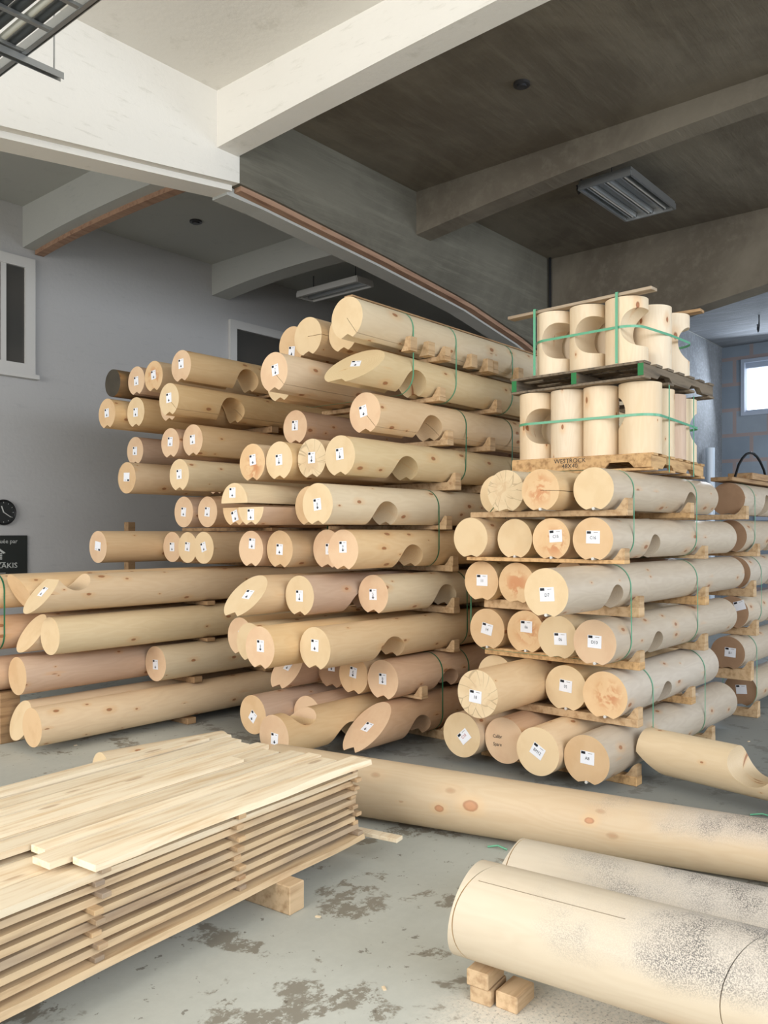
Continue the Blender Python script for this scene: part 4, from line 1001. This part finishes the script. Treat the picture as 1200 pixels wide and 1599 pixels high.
for i in range(NL - 1):
    z = ZB + i * PIT
    xr = -0.02 - 0.03 * random.random()
    ly = names[i] + ' course' + ('' if i == 0 else ' from floor')
    y0 = (-0.05 if i == 0 else random.uniform(-0.012, 0.012))
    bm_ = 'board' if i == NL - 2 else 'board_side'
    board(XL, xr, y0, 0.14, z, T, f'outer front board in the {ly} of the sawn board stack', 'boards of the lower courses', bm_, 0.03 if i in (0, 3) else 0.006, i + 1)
    if i == NL - 2: board(XL, xr - 0.03, 0.15, 0.325, z, T, 'second board from front in the course just under the top one', 'boards of the lower courses', bm_, 0, 77)
    board(XL, xr - 0.02, 0.335 if i == NL - 2 else 0.15, 0.62, z, T, f'wide inner board in the {ly} of the sawn board stack', 'boards of the lower courses', bm_, 0, i + 21)
    board(XL, xr - 0.01, 0.63, 1.03, z, T, f'rear board in the {ly} of the sawn board stack', 'boards of the lower courses', bm_, 0, i + 41)
    if i == NL - 2: pass
    for j, x in enumerate((-0.055, -0.86, -1.55, -2.5)):
        xx = x + random.uniform(-0.02, 0.02); pr = random.uniform(0.004, 0.05)
        o = link('spacer_stick', bx((-0.02, -pr, 0), (0.02, 1.02, PIT - T - 0.0008), 0.002), M['stick'], loc=bl(xx, 0, z + T + 0.0008), rot=(0, 0, brz))
        if i < 7 or True: tag(o, f"thin spacer stick lying on the {ly}, {['at the right end', 'mid stack', 'toward the left', 'outside left'][j]}", 'stick', 'spacer sticks of the board stack')
# top course, individually placed: (x0, x1, y0, y1, raised, label)
zt_ = ZB + (NL - 1) * PIT
tops = [(-1.58, 0.06, -0.035, 0.105, 0, 'front edge board of the top course with wavy bark edge', 0.035),
        (-1.66, -0.05, 0.112, 0.225, 0, 'top course board second from front, ending in the light', 0),
        (-1.60, -0.02, 0.235, 0.33, 0, 'top course board third from front', 0),
        (XL, -0.04, 0.335, 0.45, 0, 'top course board fourth from front, running off left', 0),
        (XL, -0.10, 0.46, 0.60, 0.0, 'wide top course board fifth from front with a dark gap before it', 0),
        (XL, -0.02, 0.605, 0.70, 0, 'narrow top course board sixth from front', 0),
        (XL, -0.07, 0.705, 0.80, 0, 'narrow top course board seventh from front', 0),
        (XL, -0.03, 0.805, 0.92, 0, 'top course board second from the back', 0.0),
        (XL, 0.02, 0.925, 1.06, 0, 'rearmost top course board with rounded end', 0.02)]
for k, (x0, x1, y0, y1, dz, lb, wn) in enumerate(tops): board(x0, x1, y0 + 0.002, y1 - 0.006, zt_, T, lb, 'boards of the top course', 'board', wn, 60 + k, 0.005)
board(-2.2, -0.15, 0.93, 1.03, zt_ + T + 0.001, 0.016, 'thin loose slat lying on the rearmost top board', None, 'board', 0.01, 90)
board(-2.9, -0.35, 0.47, 0.565, zt_ + T + 0.001, 0.014, 'loose board lying on the wide top course board', None, 'board', 0.0, 91)
# supports below
for j, (x, ya, lb) in enumerate(((-0.62, -0.12, 'square timber bearer sticking out under the front of the board stack'), (-2.2, -0.12, 'square timber bearer under the left part of the board stack'))):
    tag(link('timber_bearer', bx((-0.048, ya, 0), (0.048, 1.0, ZB - 0.001), 0.004), M['block'], loc=bl(x, 0, 0), rot=(0, 0, brz)), lb, 'timber')
tag(link('timber_bearer', bx((-0.05, -0.08, 0), (0.05, 1.0, ZB - 0.001), 0.003), M['block'], loc=bl(-0.03, 0.3, 0), rot=(0, 0, brz)), 'timber bearer under the right end of the board stack', 'timber')
tag(link('wood_scrap', bx((-0.03, -0.30, 0), (0.03, 0.06, 0.02), 0.002), M['board'], loc=bl(0.06, 0.12, ZB - 0.02 + 0.0), rot=(0, 0, brz + 0.1)), 'pale lath poking out at the lower right corner of the board stack', 'lath')
# rounded log end behind the boards
q = at_z(275, 1150, 0.30)
o = link('peeled_log', log_mesh(0.85, 0.15, 'O'), [M['fore'], M['e_cream']], smooth=32, loc=(2.78, 4.62, 0.152), rot=(0, 0, -0.15)); tag(o, 'short log on the floor just showing behind the board stack', 'log')

# ================================================================ LOGS IN THE FOREGROUND
def ground_log(p, q, r, z, ext0, ext1, mats, label, cuts=None, kind='O', notches=(), kerfs=(), name='peeled_log', diag=0.0, rot=0.0, taper=1.0):
    p = Vector(p); q = Vector(q); d = (q - p).normalized(); a = p - d * ext0; L = (q - p).length + ext0 + ext1
    bm = log_mesh(L, r, kind, notches, diag, kerfs, rot=rot, taper=taper)
    o = link(name, bm, mats, smooth=32, loc=(a.x, a.y, z), rot=(0, 0, math.atan2(d.y, d.x))); tag(o, label, 'log'); return o
o1 = ground_log((3.60, 3.26), (4.16, 1.16), 0.172, 0.185, 0.55, 1.3, [M['fore_dust2'], M['e_cream']], 'long clean log lying across the floor in front of the stacks', taper=0.74)
# middle one: oblique end with a curved saw line
kb = bmesh.new(); cyl(kb, (0.115, 0, 0), 0.3, 0.004, 'X', 40)
def ringkerf(x, r, w=0.004, depth=0.012, tilt=0.0):
    c = bmesh.new(); n = 56; A_ = []
    for i in range(n):
        a = 2 * PI * i / n; ca, sa = math.cos(a), math.sin(a); dx = tilt * ca
        A_.append([c.verts.new((x + dx + ox, rr * ca, rr * sa)) for ox, rr in ((-w / 2, r - depth), (w / 2, r - depth), (w / 2, r + 0.02), (-w / 2, r + 0.02))])
    for i in range(n):
        P_, Q_ = A_[i], A_[(i + 1) % n]
        for k in range(4): c.faces.new((P_[k], P_[(k + 1) % 4], Q_[(k + 1) % 4], Q_[k]))
    bmesh.ops.recalc_face_normals(c, faces=c.faces[:]); return c
kb.free()
o2 = ground_log((3.12, 1.84), (3.27, 0.90), 0.150, 0.178, 0.15, 1.5, [M['fore_dust'], M['e_cream']], 'sawdust-covered log, the middle of the three lying in front', kerfs=[ringkerf(0.13, 0.150, tilt=0.02)], diag=0.12)
# nearest one
def longkerf(x0, x1, a, r):
    c = bmesh.new(); box(c, (x0, -0.0015, r - 0.012), (x1, 0.0015, r + 0.05), Matrix.Rotation(a, 4, 'X')); bmesh.ops.recalc_face_normals(c, faces=c.faces[:]); return c
o3 = ground_log((2.52, 1.72), (2.62, 0.82), 0.168, 0.288, 0.02, 1.4, [M['fore_dust'], M['e_cream']], 'thick nearest log in the right foreground, dusted with sawdust and soot', kerfs=[longkerf(0.10, 0.62, 0.55, 0.168), ringkerf(0.115, 0.168, 0.004, 0.012, 0.075), ringkerf(1.02, 0.168, 0.003, 0.008, 0.10)], diag=0.05)
# blocks under it
def blk(px, py, sz, z, rz, label, mat='block'):
    p = at_z(px, py, z) if z < CH else None
    o = link('timber_block', bx((-sz[0] / 2, -sz[1] / 2, 0), (sz[0] / 2, sz[1] / 2, sz[2]), 0.004), M[mat], loc=(p[0], p[1], z), rot=(0, 0, rz)); tag(o, label, 'block', 'blocks under the foreground log'); return o
ax = -PI / 2 + 0.1
bz = 0.288 - 0.168
L3 = Vector((2.53, 1.62)); 
def blk2(x, y, sz, z, rz, label): 
    o = link('timber_block', bx((-sz[0] / 2, -sz[1] / 2, 0), (sz[0] / 2, sz[1] / 2, sz[2]), 0.004), M['block'], loc=(x, y, z), rot=(0, 0, rz)); tag(o, label, 'block', 'blocks under the foreground log')
blk2(2.505, 1.63, (0.13, 0.082, 0.058), 0.0, 0.12, 'lower of two stacked blocks under the nearest log')
blk2(2.495, 1.635, (0.13, 0.085, 0.058), 0.0595, 0.10, 'upper of two stacked blocks under the nearest log')
blk2(2.53, 1.535, (0.13, 0.085, 0.058), 0.0, 0.05, 'single block beside the stacked pair under the nearest log')
blk2(2.50, 0.93, (0.14, 0.10, 0.118), 0.0, 0.1, 'pale block under the nearest log at the bottom edge')
for x, y in ((3.10, 1.55), (3.25, 0.75)): 
    tag(link('timber_block', bx((-0.11, -0.04, 0), (0.11, 0.04, 0.026), 0.002), M['block'], loc=(x, y, 0), rot=(0, 0, 0.15)), 'thin block under the dusty middle foreground log, ' + ('toward its end' if x < 3.2 else 'toward the picture edge'), 'block')
# notched piece on the right
c4 = bmesh.new(); box(c4, (-0.5, -0.5, -0.5), (0.0, 0.5, 0.5), Matrix.Translation((0.03, 0, -0.02)) @ Matrix.Rotation(-0.85, 4, 'Y')); bmesh.ops.recalc_face_normals(c4, faces=c4.faces[:])
o4 = ground_log((5.36, 2.23), (5.19, 1.25), 0.142, 0.215, 0.0, 1.2, [M['fore'], M['e_cream']], 'short clean log with deep saddle notch at the right edge', notches=[(0.76, 0.15, 0.10)], name='notched_log', kerfs=[c4])
for t_, lb_ in ((0.97, 'near'), (1.9, 'far')):
    tag(link('timber_block', bx((-0.09, -0.035, 0), (0.09, 0.035, 0.072), 0.002), M['block'], loc=(5.36 - 0.17 * t_, 2.23 - 0.98 * t_, 0), rot=(0, 0, 0.1)), f'thin block under the {lb_} end of the notched log at right edge', 'block')
# scraps of green strap on the floor
def scrap(pts, label):
    bm = bmesh.new(); tube(bm, pts, 0.005, 6); tag(link('strap_scrap', bm, M['green'], smooth=50), label, 'strap scrap')
a = Vector(at_z(762, 1322, 0.006)); scrap([a, a + Vector((0.02, -0.05, 0.012)), a + Vector((0.03, -0.10, 0.0))], 'green strap scrap on the floor left of the middle foreground log')
a = Vector(at_z(1172, 1272, 0.006)); scrap([a, a + Vector((0.03, -0.06, 0.01)), a + Vector((0.04, -0.13, 0.0))], 'green strap scrap on the floor behind the long log at right')
# wood chips
for i, (px, py) in enumerate(((118, 1164), (600, 1544), (497, 1432), (1170, 1158))):
    a = at_z(px, py, 0.0); tag(link('wood_chip', bx((-0.012, -0.006, 0), (0.012, 0.006, 0.004)), M['board'], loc=a, rot=(0, 0, i)), ['pale wood chip on the floor before the left pile', 'pale wood chip on the floor near the bottom edge', 'pale wood chip beside the bearer of the board stack', 'pale wood chip on the dark floor at right'][i], 'wood chip')
